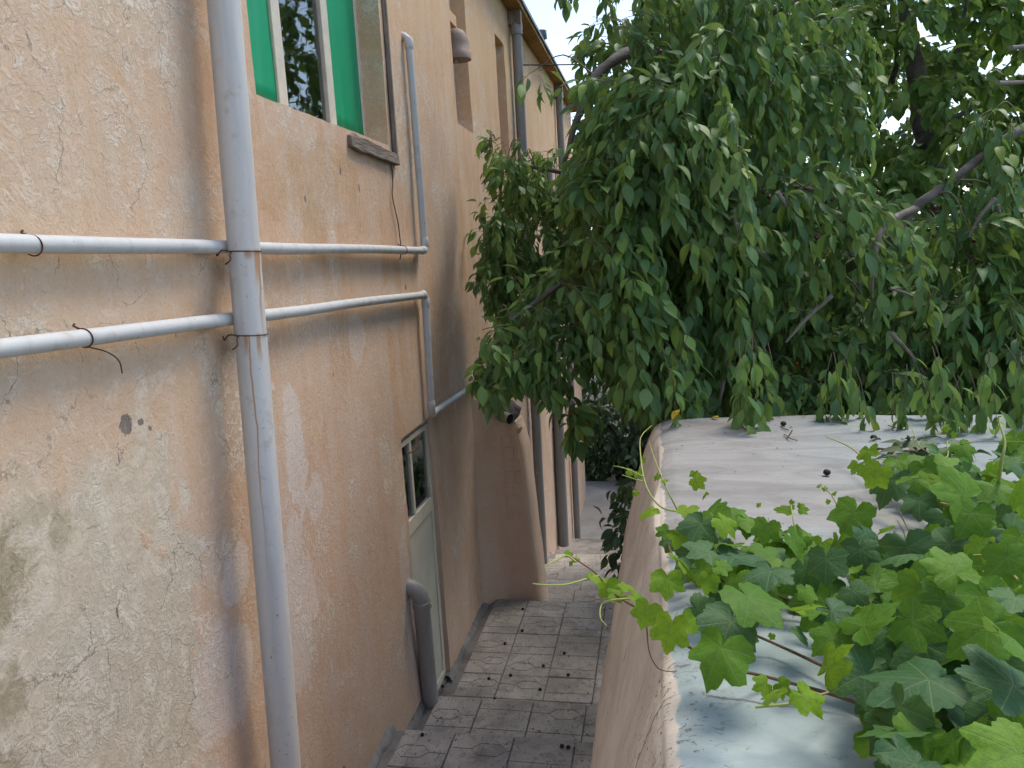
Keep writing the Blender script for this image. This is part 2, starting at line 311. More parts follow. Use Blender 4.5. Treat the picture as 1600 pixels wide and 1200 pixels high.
def parapet_material():
    t = NT('worn_blue_whitewash_plaster'); p = t.coord(); x = t.sep(p); g = t.n.new('ShaderNodeNewGeometry'); nz = t.sep(g.outputs['True Normal'])
    n = t.noise(p, 3.2, 5, .6); n2 = t.noise(p, 16, 6, .65, .8); lv = t.noise(t.map(p, (1.3,3.2,1), rot=(0,0,.08)), 2.3, 6, .68, .9)
    blue = t.mix(t.ramp(lv, .35, .68), (.30,.375,.385), (.39,.465,.475)); blue = t.mix(t.ramp(n2, .58, .72, 0, .5), blue, (.33,.35,.35))
    grey = t.mix(t.ramp(lv, .32, .7), (.25,.243,.232), (.35,.34,.325))
    far = t.ramp(t.math('ADD', x[1], t.math('MULTIPLY', t.math('SUBTRACT', n, .5), 1.1)), 1.35, 2.1)
    far = t.math('MULTIPLY', far, t.ramp(t.math('ADD', x[0], t.math('MULTIPLY', n, .5)), 1.3, .55, .45, 1))
    top = t.mix(far, blue, grey)
    near_grey = t.ramp(t.math('ADD', t.math('SUBTRACT', 1.20, x[1]), t.math('MULTIPLY', t.math('SUBTRACT', x[0], .35), 1.4)), -.1, .35)  # top turns darker and greyer towards its near right end
    top = t.mix(t.math('MULTIPLY', near_grey, t.ramp(n, .35, .6, .2, .6)), top, (.19,.18,.155))
    dg = t.noise(t.map(p, (1,1,.6), rot=(.75,0,0)), 3.2, 6, .68, 1.0)
    side = t.mix(t.ramp(dg, .35, .7), (.57,.50,.43), (.72,.645,.565)); side = t.mix(t.ramp(t.noise(t.map(p, (1,1,.4), rot=(.75,0,0)), 8, 4, .6, .8), .60, .72, 0, .5), side, (.64,.58,.52))
    side = t.mix(t.ramp(n2, .62, .72, 0, .5), side, (.30,.245,.21))
    k = t.math('ADD', nz[2], t.math('MULTIPLY', t.math('SUBTRACT', n2, .5), .5))
    edge = t.math('ADD', x[0], t.math('ADD', t.math('MULTIPLY', t.math('SUBTRACT', n2, .5), .03), t.math('MULTIPLY', t.math('SUBTRACT', n, .5), .06)))
    k = t.math('MULTIPLY', t.ramp(k, .45, .55), t.ramp(edge, .008, .016))
    top = t.mix(t.ramp(t.noise(p, 34, 4, .7, .5), .58, .70, 0, .45), top, (.20,.18,.165)); top = t.mix(t.ramp(t.noise(t.map(p, (1,2.5,1), (4,2,0)), 5, 5, .7, .6), .55, .72, 0, .4), top, (.27,.25,.23))
    col = t.mix(k, side, top)
    # flaked specks along the painted edge, and a crack across the top
    fl = t.math('MULTIPLY', t.ramp(t.noise(t.map(p, (1,1.6,1)), 38, 3, .6, 1.5), .59, .63), t.ramp(edge, .15, .02)); fl = t.math('MULTIPLY', fl, t.ramp(x[1], 1.7, 1.2))
    col = t.mix(t.math('MULTIPLY', fl, .8), col, (.16,.13,.12))
    cr = t.math('SUBTRACT', t.math('ADD', x[1], t.math('MULTIPLY', t.math('SUBTRACT', n2, .5), .03)), t.math('ADD', 1.235, t.math('MULTIPLY', x[0], -.18)))
    cr = t.math('MULTIPLY', t.ramp(t.math('ABSOLUTE', cr), .005, .001), t.ramp(x[0], .3, .22)); cr = t.math('MULTIPLY', cr, t.ramp(n2, .35, .5))
    col = t.mix(t.math('MULTIPLY', cr, .8), col, (.14,.11,.10))
    cs = t.math('MULTIPLY', t.ramp(t.voro(t.map(p, (1,1,.4), rot=(.75,0,0)), 5, 'DISTANCE_TO_EDGE'), .02, .004), t.ramp(n, .52, .62)); cs = t.math('MULTIPLY', cs, t.ramp(nz[2], .5, .3))
    col = t.mix(t.math('MULTIPLY', cs, .6), col, (.15,.12,.10))
    h = t.math('ADD', t.math('MULTIPLY', t.noise(t.map(p, (1,9,1), rot=(0,0,.05)), 3.2, 5, .65, .3), .5), t.math('ADD', t.math('MULTIPLY', n2, .45), t.math('ADD', t.math('MULTIPLY', t.math('MULTIPLY', dg, .8), t.ramp(nz[2], .8, .5)), t.math('MULTIPLY', t.noise(p, 70, 3, .6), .35))))
    h = t.math('SUBTRACT', h, t.math('ADD', t.math('MULTIPLY', cr, .8), t.math('MULTIPLY', cs, .5)))
    return t.fin(col, .95, t.bump(h, .4, .008), spec=.12)
M['parapet'] = parapet_material()
M['cherryleaf'] = leaf_material('cherry_leaf', [(0,(.058,.135,.044)), (.3,(.095,.200,.060)), (.65,(.135,.255,.068)), (.92,(.18,.30,.06)), (1,(.24,.31,.045))], .36, (.19,.27,.11), .3, .5, spec=.38)
M['bgleaf'] = leaf_material('pale_tree_leaf', [(0,(.08,.17,.035)), (.4,(.13,.245,.045)), (.8,(.18,.31,.055)), (1,(.24,.36,.08))], .48, (.2,.27,.12))
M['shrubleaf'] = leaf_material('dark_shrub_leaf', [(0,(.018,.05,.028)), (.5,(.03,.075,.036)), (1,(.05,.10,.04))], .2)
GV = {'d': [(0,(.038,.105,.042)), (.5,(.055,.140,.046)), (1,(.080,.175,.042))], 'm': [(0,(.085,.215,.016)), (.5,(.12,.27,.018)), (1,(.16,.32,.022))], 'y': [(0,(.17,.33,.012)), (.5,(.22,.39,.015)), (1,(.28,.44,.02))]}
for k, s_ in GV.items(): M['grape'+k] = leaf_material('grape_leaf_'+{'d':'old','m':'grown','y':'young'}[k], s_, {'d':.22,'m':.40,'y':.48}[k], {'d':(.14,.2,.13),'m':(.15,.25,.07),'y':(.25,.36,.06)}[k], .34, .55, 'grape', .25)

# ------------------------------------------------------------------ ground and stairs
TR, TD = .20, .67                                    # riser and tread
Y0, Z0, Y1 = 4.60, -3.15, 6.50                       # landing
def ground_z(x, y):
    b = -3.15 - .30*(y-6.5) if y > 6.5 else (-3.15 if y > 4.6 else -3.15+.3*(4.6-y))
    b = max(-5.55, min(-1.9, b)) - .32
    k = 1 if y < 14 else 0
    return b + .06*vnoise(x*.9, y*.9) + (.04*vnoise(x*3, y*3) if abs(x) < 12 and y < 20 else 0)
xs = [-240,-120,-60,-30,-15] + list(np.arange(-8, 12.1, .4)) + [16,24,40,80,150,260]
ys = [-200,-100,-50,-25,-12] + list(np.arange(-6, 22.1, .4)) + [26,32,45,70,120,200,320]
g = MB(); g.add([(x, y, ground_z(x, y)) for y in ys for x in xs], [(j*len(xs)+i, j*len(xs)+i+1, (j+1)*len(xs)+i+1, (j+1)*len(xs)+i) for j in range(len(ys)-1) for i in range(len(xs)-1)], True)
tag(g.build('ground', M['soil']), kind='structure')

XL, XR = -1.605, -.30
def tile_mesh(wx, wy, var):
    """moulded tile: raised plates parted by shallow worn grooves"""
    m = MB(); hx, hy = wx/2, wy/2; m.box((-hx,-hy,-.03), (hx,hy,-.0042)); e = .0025; g_ = .0042
    def plate(P):
        ar = sum(P[i][0]*P[(i+1) % len(P)][1]-P[(i+1) % len(P)][0]*P[i][1] for i in range(len(P)))
        m.prism(P if ar > 0 else P[::-1], -.0045, 0)
    if var == 0:                                        # worn flat, one groove left
        plate([(-hx+e,-hy+e),(hx-e,-hy+e),(hx-e,hy*.28),(-hx+e,hy*.28)]); plate([(-hx+e,hy*.28+.006),(hx-e,hy*.28+.006),(hx-e,hy-e),(-hx+e,hy-e)]); return m.mesh('tile')
    cx_, cy_ = (.05, .03) if var == 1 else (-.045, -.035); ox, oy = .085, .048; c = .034
    plate([(cx_+x, cy_+y) for x, y in ((-ox,-oy+c),(-ox+c,-oy),(ox-c,-oy),(ox,-oy+c),(ox,oy-c),(ox-c,oy),(-ox+c,oy),(-ox,oy-c))])
    X, Yy = hx-e, hy-e
    for sx in (-1, 1):
        for sy in (-1, 1):
            gx, gy = cx_+sx*g_, cy_+sy*g_
            plate([(gx, sy*Yy), (sx*X, sy*Yy), (sx*X, gy), (cx_+sx*(ox+2*g_), gy), (cx_+sx*(ox+2*g_), cy_+sy*(oy-c+g_)), (cx_+sx*(ox-c+g_), cy_+sy*(oy+2*g_)), (gx, cy_+sy*(oy+2*g_))])
    return m.mesh('tile')
TW = .350
tile_full = [tile_mesh(.343, .326, v) for v in (0, 0, 0, 1, 2)]; tile_cut = [tile_mesh(.300, .326, v) for v in (0, 1, 2)]
for me_ in tile_full+tile_cut: me_.materials.append(M['tile'])
def lay_tiles(parent, y0, rows, z, depth=.332):
    for j in range(rows):
        for i in range(4):
            x0 = -1.55 + i*TW; cut = i == 0
            if vnoise(i*7.1+z*3, j*3.3+y0) > .75: continue
            o = link('tile', random.choice(tile_cut if cut else tile_full), None, parent)
            o.matrix_world = Matrix.Translation((x0+TW/2+(.02 if cut else 0), y0+depth*(j+.5), z+.016+random.uniform(-.004,.003))) @ Matrix.Rotation(random.uniform(-.016,.016), 4, 'X') @ Matrix.Rotation(random.uniform(-.008,.008), 4, 'Y') @ Matrix.Rotation(random.uniform(-.006,.006)+math.pi*random.randint(0,1), 4, 'Z') @ Matrix.Diagonal((1, depth/.332, 1, 1))
land = MB().box((XL-.2, Y0, -6.2), (XR, Y1, Z0)).build('landing', M['cement']); tag(land, kind='structure')
lay_tiles(land, Y0+.003, 6, Z0, .3155)
upst = MB(); k = 1
while k < 9:
    upst.box((XL-.2, Y0-TD*k, -6.2), (XR, Y0-TD*(k-1), Z0+TR*k)); k += 1
upst.box((XL-.2, -3, -6.2), (3.4, Y0-TD*8, Z0+TR*8))
ups = upst.build('upper_stairs', M['cement']); tag(ups, kind='structure')
for k in range(1, 4): lay_tiles(ups, Y0-TD*k+.003, 2, Z0+TR*k)
dn = MB(); k = 0
while k < 10:
    dn.box((XL-.2, Y1+TD*k, -6.2), (XR, Y1+TD*(k+1), Z0-TR*(k+1))); k += 1
dns = dn.build('lower_stairs', M['cement']); tag(dns, kind='structure')
for k in range(0, 6): lay_tiles(dns, Y1+TD*k+.003, 2, Z0-TR*(k+1))
court = MB().box((-3.5, Y1+TD*10, -6.2), (.9, 17.35, Z0-TR*11)).build('lower_path', M['concrete']); tag(court, kind='structure')
# rough cement fillet where the passage meets the house
sk = MB()
def skirt(y0, y1, z, tall):
    n = max(3, int((y1-y0)/.018)); vs = []; fs = []
    for i in range(n+1):
        y = y0+(y1-y0)*i/n; h = tall*(.55+.45*vnoise(y*6, z)+.35*vnoise(y*23, z)) + .015; wd = .04+.02*vnoise(y*5, 3+z)+.012*vnoise(y*19, z)
        vs += [(XL-.03, y, z+h), (XL+.012+.006*vnoise(y*9,1), y, z+h), (XL+.03, y, z+.03), (XL+wd, y, z+.012), (XL+wd+.004, y, z-.02)]
    for i in range(n):
        for q in range(4): fs.append((i*5+q, i*5+q+1, (i+1)*5+q+1, (i+1)*5+q))
    sk.add(vs, fs, True)
skirt(Y0-TD*3, Y0-TD*2, Z0+TR*3, .06); skirt(Y0-TD*2, Y0-TD, Z0+TR*2, .06); skirt(Y0-TD, Y0-.06, Z0+TR, .06); skirt(5.12, Y1, Z0, .05)
for k in range(6): skirt(Y1+TD*k+.02, Y1+TD*(k+1), Z0-TR*(k+1), .06)
fil = sk.build('cement_fillet', M['cement'], land)

# ------------------------------------------------------------------ parapet wall
prof = [(-.62,-4.2),(-.47,-3.3),(-.42,-3.0),(-.365,-2.6),(-.31,-2.2),(-.26,-1.85),(-.20,-1.5),(-.135,-1.22),(-.08,-1.0),(-.045,-.88),(-.022,-.81),(.003,-.772),(.035,-.757),(.08,-.752),(.25,-.750),(.5,-.750),(.8,-.748),(1.2,-.748),(1.7,-.75),(2.2,-.75),(2.36,-.76),(2.42,-.82),(2.44,-1.0),(2.46,-2),(2.48,-4.2)]
pp = bez([(a, 0, b) for a, b in prof], 5)
ny = 110; m = MB(); vs = []
yl = list(np.linspace(-1.4, 3.36, ny)) + [3.40, 3.43, 3.45, 3.46]
def pdis(x, y, z, n):
    a = .016*vnoise(x*1.6, y*1.6, z*1.6) + .009*vnoise(x*4+5, y*4, z*4) + .003*vnoise(x*12, y*12, z*12)
    if n.z < .6: a += .012*vnoise(9, (y+z)*4.5, (y-z)*1.3)
    else: a *= .2
    return a
cx, cz = .9, -2.2
for j, y in enumerate(yl):
    kk = max(0, j-ny+1); sh = [0,.006,.018,.04,.09][kk]
    for i, p in enumerate(pp):
        t_ = (pp[min(i+1, len(pp)-1)]-pp[max(i-1, 0)]).normalized(); n = Vector((-t_.z, 0, t_.x))
        yy = y + .05*vnoise(p.x*2+3, 1.7)*(j > ny*.7)*((j-ny*.7)/(ny*.3))
        q = p + n*(pdis(p.x, y, p.z, n)-sh); vs.append((q.x, yy, q.z))
L = len(pp); m.add(vs, [(j*L+i, j*L+i+1, (j+1)*L+i+1, (j+1)*L+i) for j in range(len(yl)-1) for i in range(L-1)], True)
last = vs[-L:]; m.add(last+[(cx, 3.47, cz)], [(i, i+1, L) for i in range(L-1)])
par = m.build('parapet_wall', M['parapet']); tag(par, 'wide plastered parapet wall with worn pale blue top and beige battered side', 'wall')

# ------------------------------------------------------------------ house
WX = -1.6
house = empty('house', (WX, 6.5, -5.4), 'long peach plastered house with weathered flaking wall along the stairs', 'house')
WIN = (3.07, 4.72, .70, 2.15); DOOR = (4.53, 5.20, -3.2, -1.12); N1 = (6.55, 7.14, 1.10, 2.62); N2 = (8.42, 8.91, .95, 2.29)
OPEN = [(WIN, .30, 0), (DOOR, .26, 0), (N1, .14, 1), (N2, .14, 1)]
def lines(lo, hi, st, extra):
    a = list(np.arange(lo, hi+1e-6, st)); a = [v for v in a if all(abs(v-e) > st*.35 for e in extra)]
    return sorted(set([lo, hi]+[round(v, 5) for v in a]+list(extra)))
ey = [v for o in OPEN for v in o[0][:2]]; ez = [v for o in OPEN for v in o[0][2:]]
yl = lines(-3.0, 16.2, .07, ey); zl = lines(-6.2, 2.77, .07, ez)
def wdis(y, z):
    return .016*vnoise(y*.5, z*.5, 2) + .006*vnoise(y*1.7, z*1.7, 5) + .0022*vnoise(y*7, z*7, 1)
def wv(y, z, x=WX):
    on = any(abs(y-v) < 1e-4 for v in ey) or any(abs(z-v) < 1e-4 for v in ez)
    a = .007 if on else 0
    return (x + wdis(y, z)*(1 if x == WX else .3), y + a*vnoise(y*3, z*8, 11), z + a*vnoise(y*8, z*3, 21))
m = MB(); idx = {}
vs = []
for y in yl:
    for z in zl: idx[(y, z)] = len(vs); vs.append(wv(y, z))
fs = []
for a in range(len(yl)-1):
    for b in range(len(zl)-1):
        yc, zc = (yl[a]+yl[a+1])/2, (zl[b]+zl[b+1])/2
        if any(o[0][0] < yc < o[0][1] and o[0][2] < zc < o[0][3] for o in OPEN): continue
        fs.append((idx[(yl[a], zl[b])], idx[(yl[a+1], zl[b])], idx[(yl[a+1], zl[b+1])], idx[(yl[a], zl[b+1])]))
m.add(vs, fs, True)
def strip(pts, dep):
    v = []; f = []
    st = [0, .012, dep*.5, dep]
    for (y, z) in pts:
        for q, s_ in enumerate(st): p_ = wv(y, z); v.append((p_[0]-s_, p_[1], p_[2]))
    for i in range(len(pts)-1):
        for q in range(3): f.append((i*4+q, (i+1)*4+q, (i+1)*4+q+1, i*4+q+1))
    m.add(v, f, False)
for (y0, y1, z0, z1), dep, back in OPEN:
    Y = [y for y in yl if y0-1e-6 <= y <= y1+1e-6]; Z = [z for z in zl if z0-1e-6 <= z <= z1+1e-6]
    strip([(y, z0) for y in Y], dep); strip([(y1, z) for z in Z], dep); strip([(y, z1) for y in reversed(Y)], dep); strip([(y0, z) for z in reversed(Z)], dep)
    if back: m.add([(WX-dep+.002, y0-.02, z0-.02), (WX-dep+.002, y1+.02, z0-.02), (WX-dep+.002, y1+.02, z1+.02), (WX-dep+.002, y0-.02, z1+.02)], [(0,1,2,3)])
m.box((-7.5, 16.0, -6.2), (WX-.02, 16.19, 2.76)); m.box((-7.5, -3.0, -6.2), (WX-.02, -2.8, 2.76))
wallo = m.build('wall', M['wall'], house)
rf = MB().box((-7.8, -3.3, 2.765), (-1.43, 16.35, 2.81)).build('roof', M['soffit'], house)
MB().box((-7.8, -3.3, 2.812), (-1.405, 16.38, 2.85)).build('roof_sheet', M['roofmetal'], rf)
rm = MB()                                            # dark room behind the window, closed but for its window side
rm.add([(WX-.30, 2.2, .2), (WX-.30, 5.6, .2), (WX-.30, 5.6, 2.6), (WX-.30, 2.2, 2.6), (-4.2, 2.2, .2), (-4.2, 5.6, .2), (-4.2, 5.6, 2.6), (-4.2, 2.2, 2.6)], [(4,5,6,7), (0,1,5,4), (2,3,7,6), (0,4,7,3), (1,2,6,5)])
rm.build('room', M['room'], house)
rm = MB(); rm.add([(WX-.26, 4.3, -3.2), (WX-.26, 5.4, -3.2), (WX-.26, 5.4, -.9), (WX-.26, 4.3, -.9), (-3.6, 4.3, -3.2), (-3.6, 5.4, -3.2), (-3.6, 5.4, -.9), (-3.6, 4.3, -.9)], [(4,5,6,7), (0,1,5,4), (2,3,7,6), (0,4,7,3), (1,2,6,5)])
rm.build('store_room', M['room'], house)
# window: frame, mullions, three panes
GX = WX-.15
wf = MB(); y0, y1, z0, z1 = WIN
wf.box((GX-.03, y0-.01, z0-.01), (GX+.012, y1+.01, z0+.035)); wf.box((GX-.03, y0-.01, z1-.04), (GX+.012, y1+.01, z1+.01))
wf.box((GX-.03, y0-.01, z0+.035), (GX+.012, y0+.035, z1-.04)); wf.box((GX-.03, y1-.03, z0+.035), (GX+.012, y1+.01, z1-.04))
win = wf.build('window', M['frame'], house); bevel(win, .003)
mul = [(3.575, 3.665), (4.165, 4.255)]
for a, b in mul: bevel(MB().box((GX-.045, a, z0+.035), (GX+.018, b, z1-.04)).build('mullion', M['frame'], win), .004)
for a, b in ((y0+.035, mul[0][0]), (mul[0][1], mul[1][0]), (mul[1][1], y1-.03)):
    bevel(MB().box((GX-.012, a-.004, z0+.03), (GX-.006, b+.004, z1-.035)).build('pane', M['glass'], win), .001, 1)
# green sheets hung behind the outer panes
def sheet(a, b, label):
    s_ = MB(); n = 26; nz_ = 14; v = []
    for j in range(nz_+1):
        for i in range(n+1):
            y = a+(b-a)*i/n; z = z0+.036+(z1-z0-.08)*j/nz_
            v.append((GX+.004+.0015*math.sin(i*.5+.6*math.sin(j*.4))+.004*vnoise(i*.25, j*.2, a), y, z))
    s_.add(v, [(j*(n+1)+i, j*(n+1)+i+1, (j+1)*(n+1)+i+1, (j+1)*(n+1)+i) for j in range(nz_) for i in range(n)], True)
    o = s_.build('green_sheet', M['green']); o.modifiers.new('thick', 'SOLIDIFY').thickness = .002
    return tag(o, label, 'sheet')
sheet(y0+.036, mul[0][0]-.002, 'green plastic sheet over the left pane, partly hidden by the tall pipe')
sheet(mul[1][1]+.002, y1-.031, 'green plastic sheet over the right pane of the house window')
# things on the inner window sill
MB().box((GX-.24, y0+.04, z0-.05), (GX-.03, y1-.04, z0-.004)).build('inner_sill', M['room'], win)
jar = empty('jar', (GX-.10, 4.10, z0), 'small glass jar with yellow lid on the window sill', 'jar')
cyl = lambda c, r, h, n=20: MB().tube([c, Vector(c)+Vector((0,0,h))], r, n)
cyl((GX-.10, 4.10, z0-.003), .055, .085).build('jar_body', plain('jar_content', (.16,.13,.10), .3, .1, 9, 0), jar)
cyl((GX-.10, 4.10, z0+.083), .058, .035).build('lid', M['yellowlid'], jar)
pot = empty('potted_flower', (GX-.15, 3.92, z0), 'potted plant with purple flower behind the dark middle pane', 'plant')
MB().tube([(GX-.15,3.92,z0-.003),(GX-.15,3.92,z0+.10)], [.05,.07], 18).build('pot', plain('pot_plastic', (.13,.07,.05), .6), pot)
stm = MB(); fl = MB(); lfm = MB()
for k in range(7):
    a = k*.9; tip = Vector((GX-.15+.05*math.cos(a), 3.92+.13*math.sin(a), z0+.22+.05*k))
    stm.tube(bez([(GX-.15, 3.92, z0+.08), (GX-.15+.02*math.cos(a), 3.92+.05*math.sin(a), z0+.17), tip], 4), .004, 5)
    for q in range(4):
        b = a+q*1.7; c = tip-Vector((0,0,.05*q)); d = Vector((.3*math.cos(b), math.sin(b), -.3))*.09; s2 = Vector((.2*math.sin(b), .2, .5))*.035
        lfm.add([c, c+d*.5+s2, c+d, c+d*.5-s2], [(0,1,2,3)])
for k in range(11):
    a = k*2.4; c = Vector((GX-.10, 4.02, z0+.44)); d = Vector((.45*math.cos(a*1.7), math.cos(a), math.sin(a)))*.085; s2 = Vector((.1, -math.sin(a), math.cos(a)))*.025
    fl.add([c, c+d*.6+s2, c+d, c+d*.6-s2], [(0,1,2,3)])
stm.build('stem', M['shoot'], pot); lfm.build('foliage', M['shrubleaf'], pot); fl.build('flower', M['petal'], pot)
# old wooden trim strips nailed round the window
def plank(name, a, b, mat, parent):
    return bevel(MB().box(a, b).build(name, mat, parent), .006)
tr = MB().tube(bez([(WX+.014, 4.79, .60), (WX+.016, 4.785, 1.1), (WX+.012, 4.80, 1.6), (WX+.014, 4.79, 2.2)], 6), .021, 6, smooth=False).build('window_trim', M['wood'], house)
hb = MB(); n = 12; v = []
for i in range(n+1):
    y = 4.03+.79*i/n; zb = .600+.008*vnoise(i*.6, 1)-.012*i/n; hh = .085+.008*vnoise(i*.8, 4)-.02*(i/n)
    if i == 0: hh *= .7; zb += .008
    v += [(WX-.01, y, zb), (WX+.035+.004*vnoise(i, 8), y, zb), (WX+.030, y, zb+hh), (WX-.01, y, zb+hh)]
hb.add(v, [(i*4+q, i*4+(q+1)%4, (i+1)*4+(q+1)%4, (i+1)*4+q) for i in range(n) for q in range(4)]+[(3,2,1,0), (n*4, n*4+1, n*4+2, n*4+3)])
bevel(hb.build('window_trim', M['woodh'], house), .005)
# narrow door with two panes above a sheet panel
DX = WX-.035; y0, y1, z0, z1 = DOOR; zr0, zr1 = -1.80, -1.70
df = MB(); df.box((DX-.04, y0-.1, z1-.035), (DX+.005, y1+.02, z1+.02)); df.box((DX-.04, y1-.035, -3.149), (DX+.005, y1+.02, z1-.035)); df.box((DX-.04, y0-.1, -3.149), (DX+.005, y0+.02, z1-.035))
door = df.build('door', M['frame'], house); bevel(door, .003)
ya, yb = y0+.02, y1-.045
dl = MB(); dl.box((DX-.03, ya, zr0), (DX+.012, yb, zr1)); dl.box((DX-.03, ya, -3.12), (DX+.012, yb, -3.06)); dl.box((DX-.03, yb-.035, -3.06), (DX+.012, yb, zr0)); dl.box((DX-.03, yb-.035, zr1), (DX+.012, yb, z1-.04)); dl.box((DX-.03, ya, z1-.075), (DX+.012, yb-.035, z1-.04)); dl.box((DX-.03, 4.735, zr1), (DX+.012, 4.775, z1-.075))
bevel(dl.build('door_leaf', M['frame'], door), .003)
MB().box((DX-.02, ya-.06, -3.06), (DX+.002, yb-.035, zr0)).build('door_panel', M['door'], door)
for a, b in ((ya-.05, 4.735), (4.775, yb-.035)): MB().box((DX-.012, a, zr1), (DX-.006, b, z1-.075)).build('pane', M['glass'], door)
MB().tube(bez([(DX+.03, 4.60, -1.235), (DX+.04, 4.72, -1.25), (DX+.035, 4.84, -1.23), (DX+.02, 4.93, -1.20)], 5), .0055, 6).build('hook', M['wire'], door)
MB().box((WX-.2, y0-.02, -3.2), (WX-.01, y1+.02, -3.125)).build('threshold', M['cement'], door)
# shallow ledges in the slot niches
MB().box((WX-.139, 6.53, 1.93), (WX-.02, 6.82, 2.02)).build('niche_ledge', M['wall'], house)
MB().box((WX-.139, 8.40, 1.86), (WX-.05, 8.62, 1.90)).build('niche_ledge', M['wall'], house)
# vent cowl in the first niche
vc = empty('vent_cowl', (WX-.08, 6.74, 1.62), 'brown domed vent cowl sitting in the narrow wall niche', 'vent')
cw = MB(); rings = []
cpt = Vector((WX-.005, 6.73, 0)); zs_ = [(1.645,.115),(1.70,.118),(1.705,.105),(1.78,.103),(1.84,.088),(1.88,.06),(1.90,.02)]
cw.tube([cpt+Vector((0,0,z)) for z, r in zs_], [r for z, r in zs_], 20); cw.build('hood', plain('brown_vent_clay', (.30,.23,.19), .7, .15, 20, .2), vc)
MB().tube([cpt+Vector((0,0,1.66)), cpt+Vector((-.12,0,1.72))], .05, 12).build('duct', M['oldpipe'], vc)
# pier swelling out of the wall at the end of the landing, its top broken off and bricks showing
PY = 6.55; pr = MB(); v = []; zz = list(np.linspace(-3.6, -1.50, 30)); N_ = 11
def pface(x, z):                                      # y of the front: a soft mud-plaster curve out of the wall
    k = (z+3.15)/1.85; u = max(0, min(1, (x+1.63)/.30)); return PY+.03*k-.26*(1-u)**2.2+.006*vnoise(x*6, z*4, 3)
def pright(z): return -1.10-.065*(z+3.15)+.012*vnoise(z*3, 1)-.05*max(0, (z+1.75)/.25)
for i, z in enumerate(zz):
    xr = pright(z); ztop = z if i < len(zz)-1 else z
    for q in range(N_):
        x = -1.63+(xr-.035+1.63)*q/(N_-1); zt = -1.57+1.05*max(0, -1.24-x)+.05*vnoise(x*14, 2.2); zz_ = -3.6+(z+3.6)*(zt+3.6)/2.1; v.append((x, pface(x, min(zz_, -1.5)), zz_))
    v += [(xr-.010, pface(xr, z)+.012, z), (xr, PY+.06, z), (xr, PY+.42, z), (-1.66, PY+.42, z)]
W_ = N_+4; pr.add(v, [(i*W_+q, i*W_+(q+1) % W_, (i+1)*W_+(q+1) % W_, (i+1)*W_+q) for i in range(len(zz)-1) for q in range(W_)], True)
pr.add(v[-W_:], [tuple(range(W_))]); pier = pr.build('pier', M['pierwall'], house)
for r_ in range(6):
    for c_ in range(2):
        if (r_, c_) == (5, 1): continue
        z = -1.60-.112*r_; x0 = -1.385+.088*c_+(.02 if r_ % 2 else 0); x1 = min(x0+.083, pright(z)-.03); pj = .004+.006*random.random()
        bb = MB(); bb.add([(x_, pface(x_, z)-pj+dy, z_) for z_ in (z-.106, z) for x_, dy in ((x0, 0), (x1, 0), (x1, .05), (x0, .05))], [(0,3,2,1),(4,5,6,7),(0,1,5,4),(1,2,6,5),(2,3,7,6),(3,0,4,7)])
        bevel(bb.build('brick', M['pierwall'], pier), .006)
for x_, z_, s_ in ((-1.42,-1.38,.05), (-1.35,-1.46,.05), (-1.29,-1.53,.055), (-1.24,-1.56,.045), (-1.48,-1.33,.045), (-1.33,-1.50,.045)):
    b = bmesh.new(); bmesh.ops.create_icosphere(b, subdivisions=1, radius=s_)
    for q in b.verts: q.co = q.co*(1+.35*vnoise(q.co.x*30+x_*50, q.co.y*30, q.co.z*30))+Vector((x_, pface(x_, z_)+.05, z_))
    me = bpy.data.meshes.new('broken_brick'); b.to_mesh(me); b.free(); link('broken_brick', me, M['pierwall'], pier)
# cement patch and open pipe stub above it
sv = empty('pipe_stub', ony(797,655,6.6), 'short open pipe stub with cement collar above the broken pier', 'pipe')
c = ony(798, 655, 6.50); b_ = Vector((-.22, .16, .03))
MB().tube([c, c+b_*.2, c+b_], .05, 16, cap=False).build('stub', M['oldpipe'], sv); MB().tube([c+b_*.06, c+b_*.08], .045, 16).build('bore_shade_disc', M['dried'], sv)  # near-black disc inside the mouth stands in for the shade of the bore
b = bmesh.new(); bmesh.ops.create_icosphere(b, subdivisions=3, radius=1)
for q in b.verts:
    q.co *= 1+.25*vnoise(q.co.x*2, q.co.y*2, q.co.z*2); q.co = Vector((q.co.x*.16, q.co.y*.10, q.co.z*.12)) + c + Vector((-.10, .16, .03))
me = bpy.data.meshes.new('collar'); b.to_mesh(me); b.free(); link('collar', me, M['cement'], sv)
# chimney vent on the roof
c = onx(846, 62, -1.56); e_ = onx(840, 38, -1.56)
MB().tube([(c.x, c.y, 2.85), (c.x, c.y, c.z), (c.x, c.y, c.z+.01), (c.x, c.y, e_.z)], [.05,.05,.085,.08], 16).build('roof_vent', plain('blue_grey_vent', (.20,.23,.26), .5), rf)

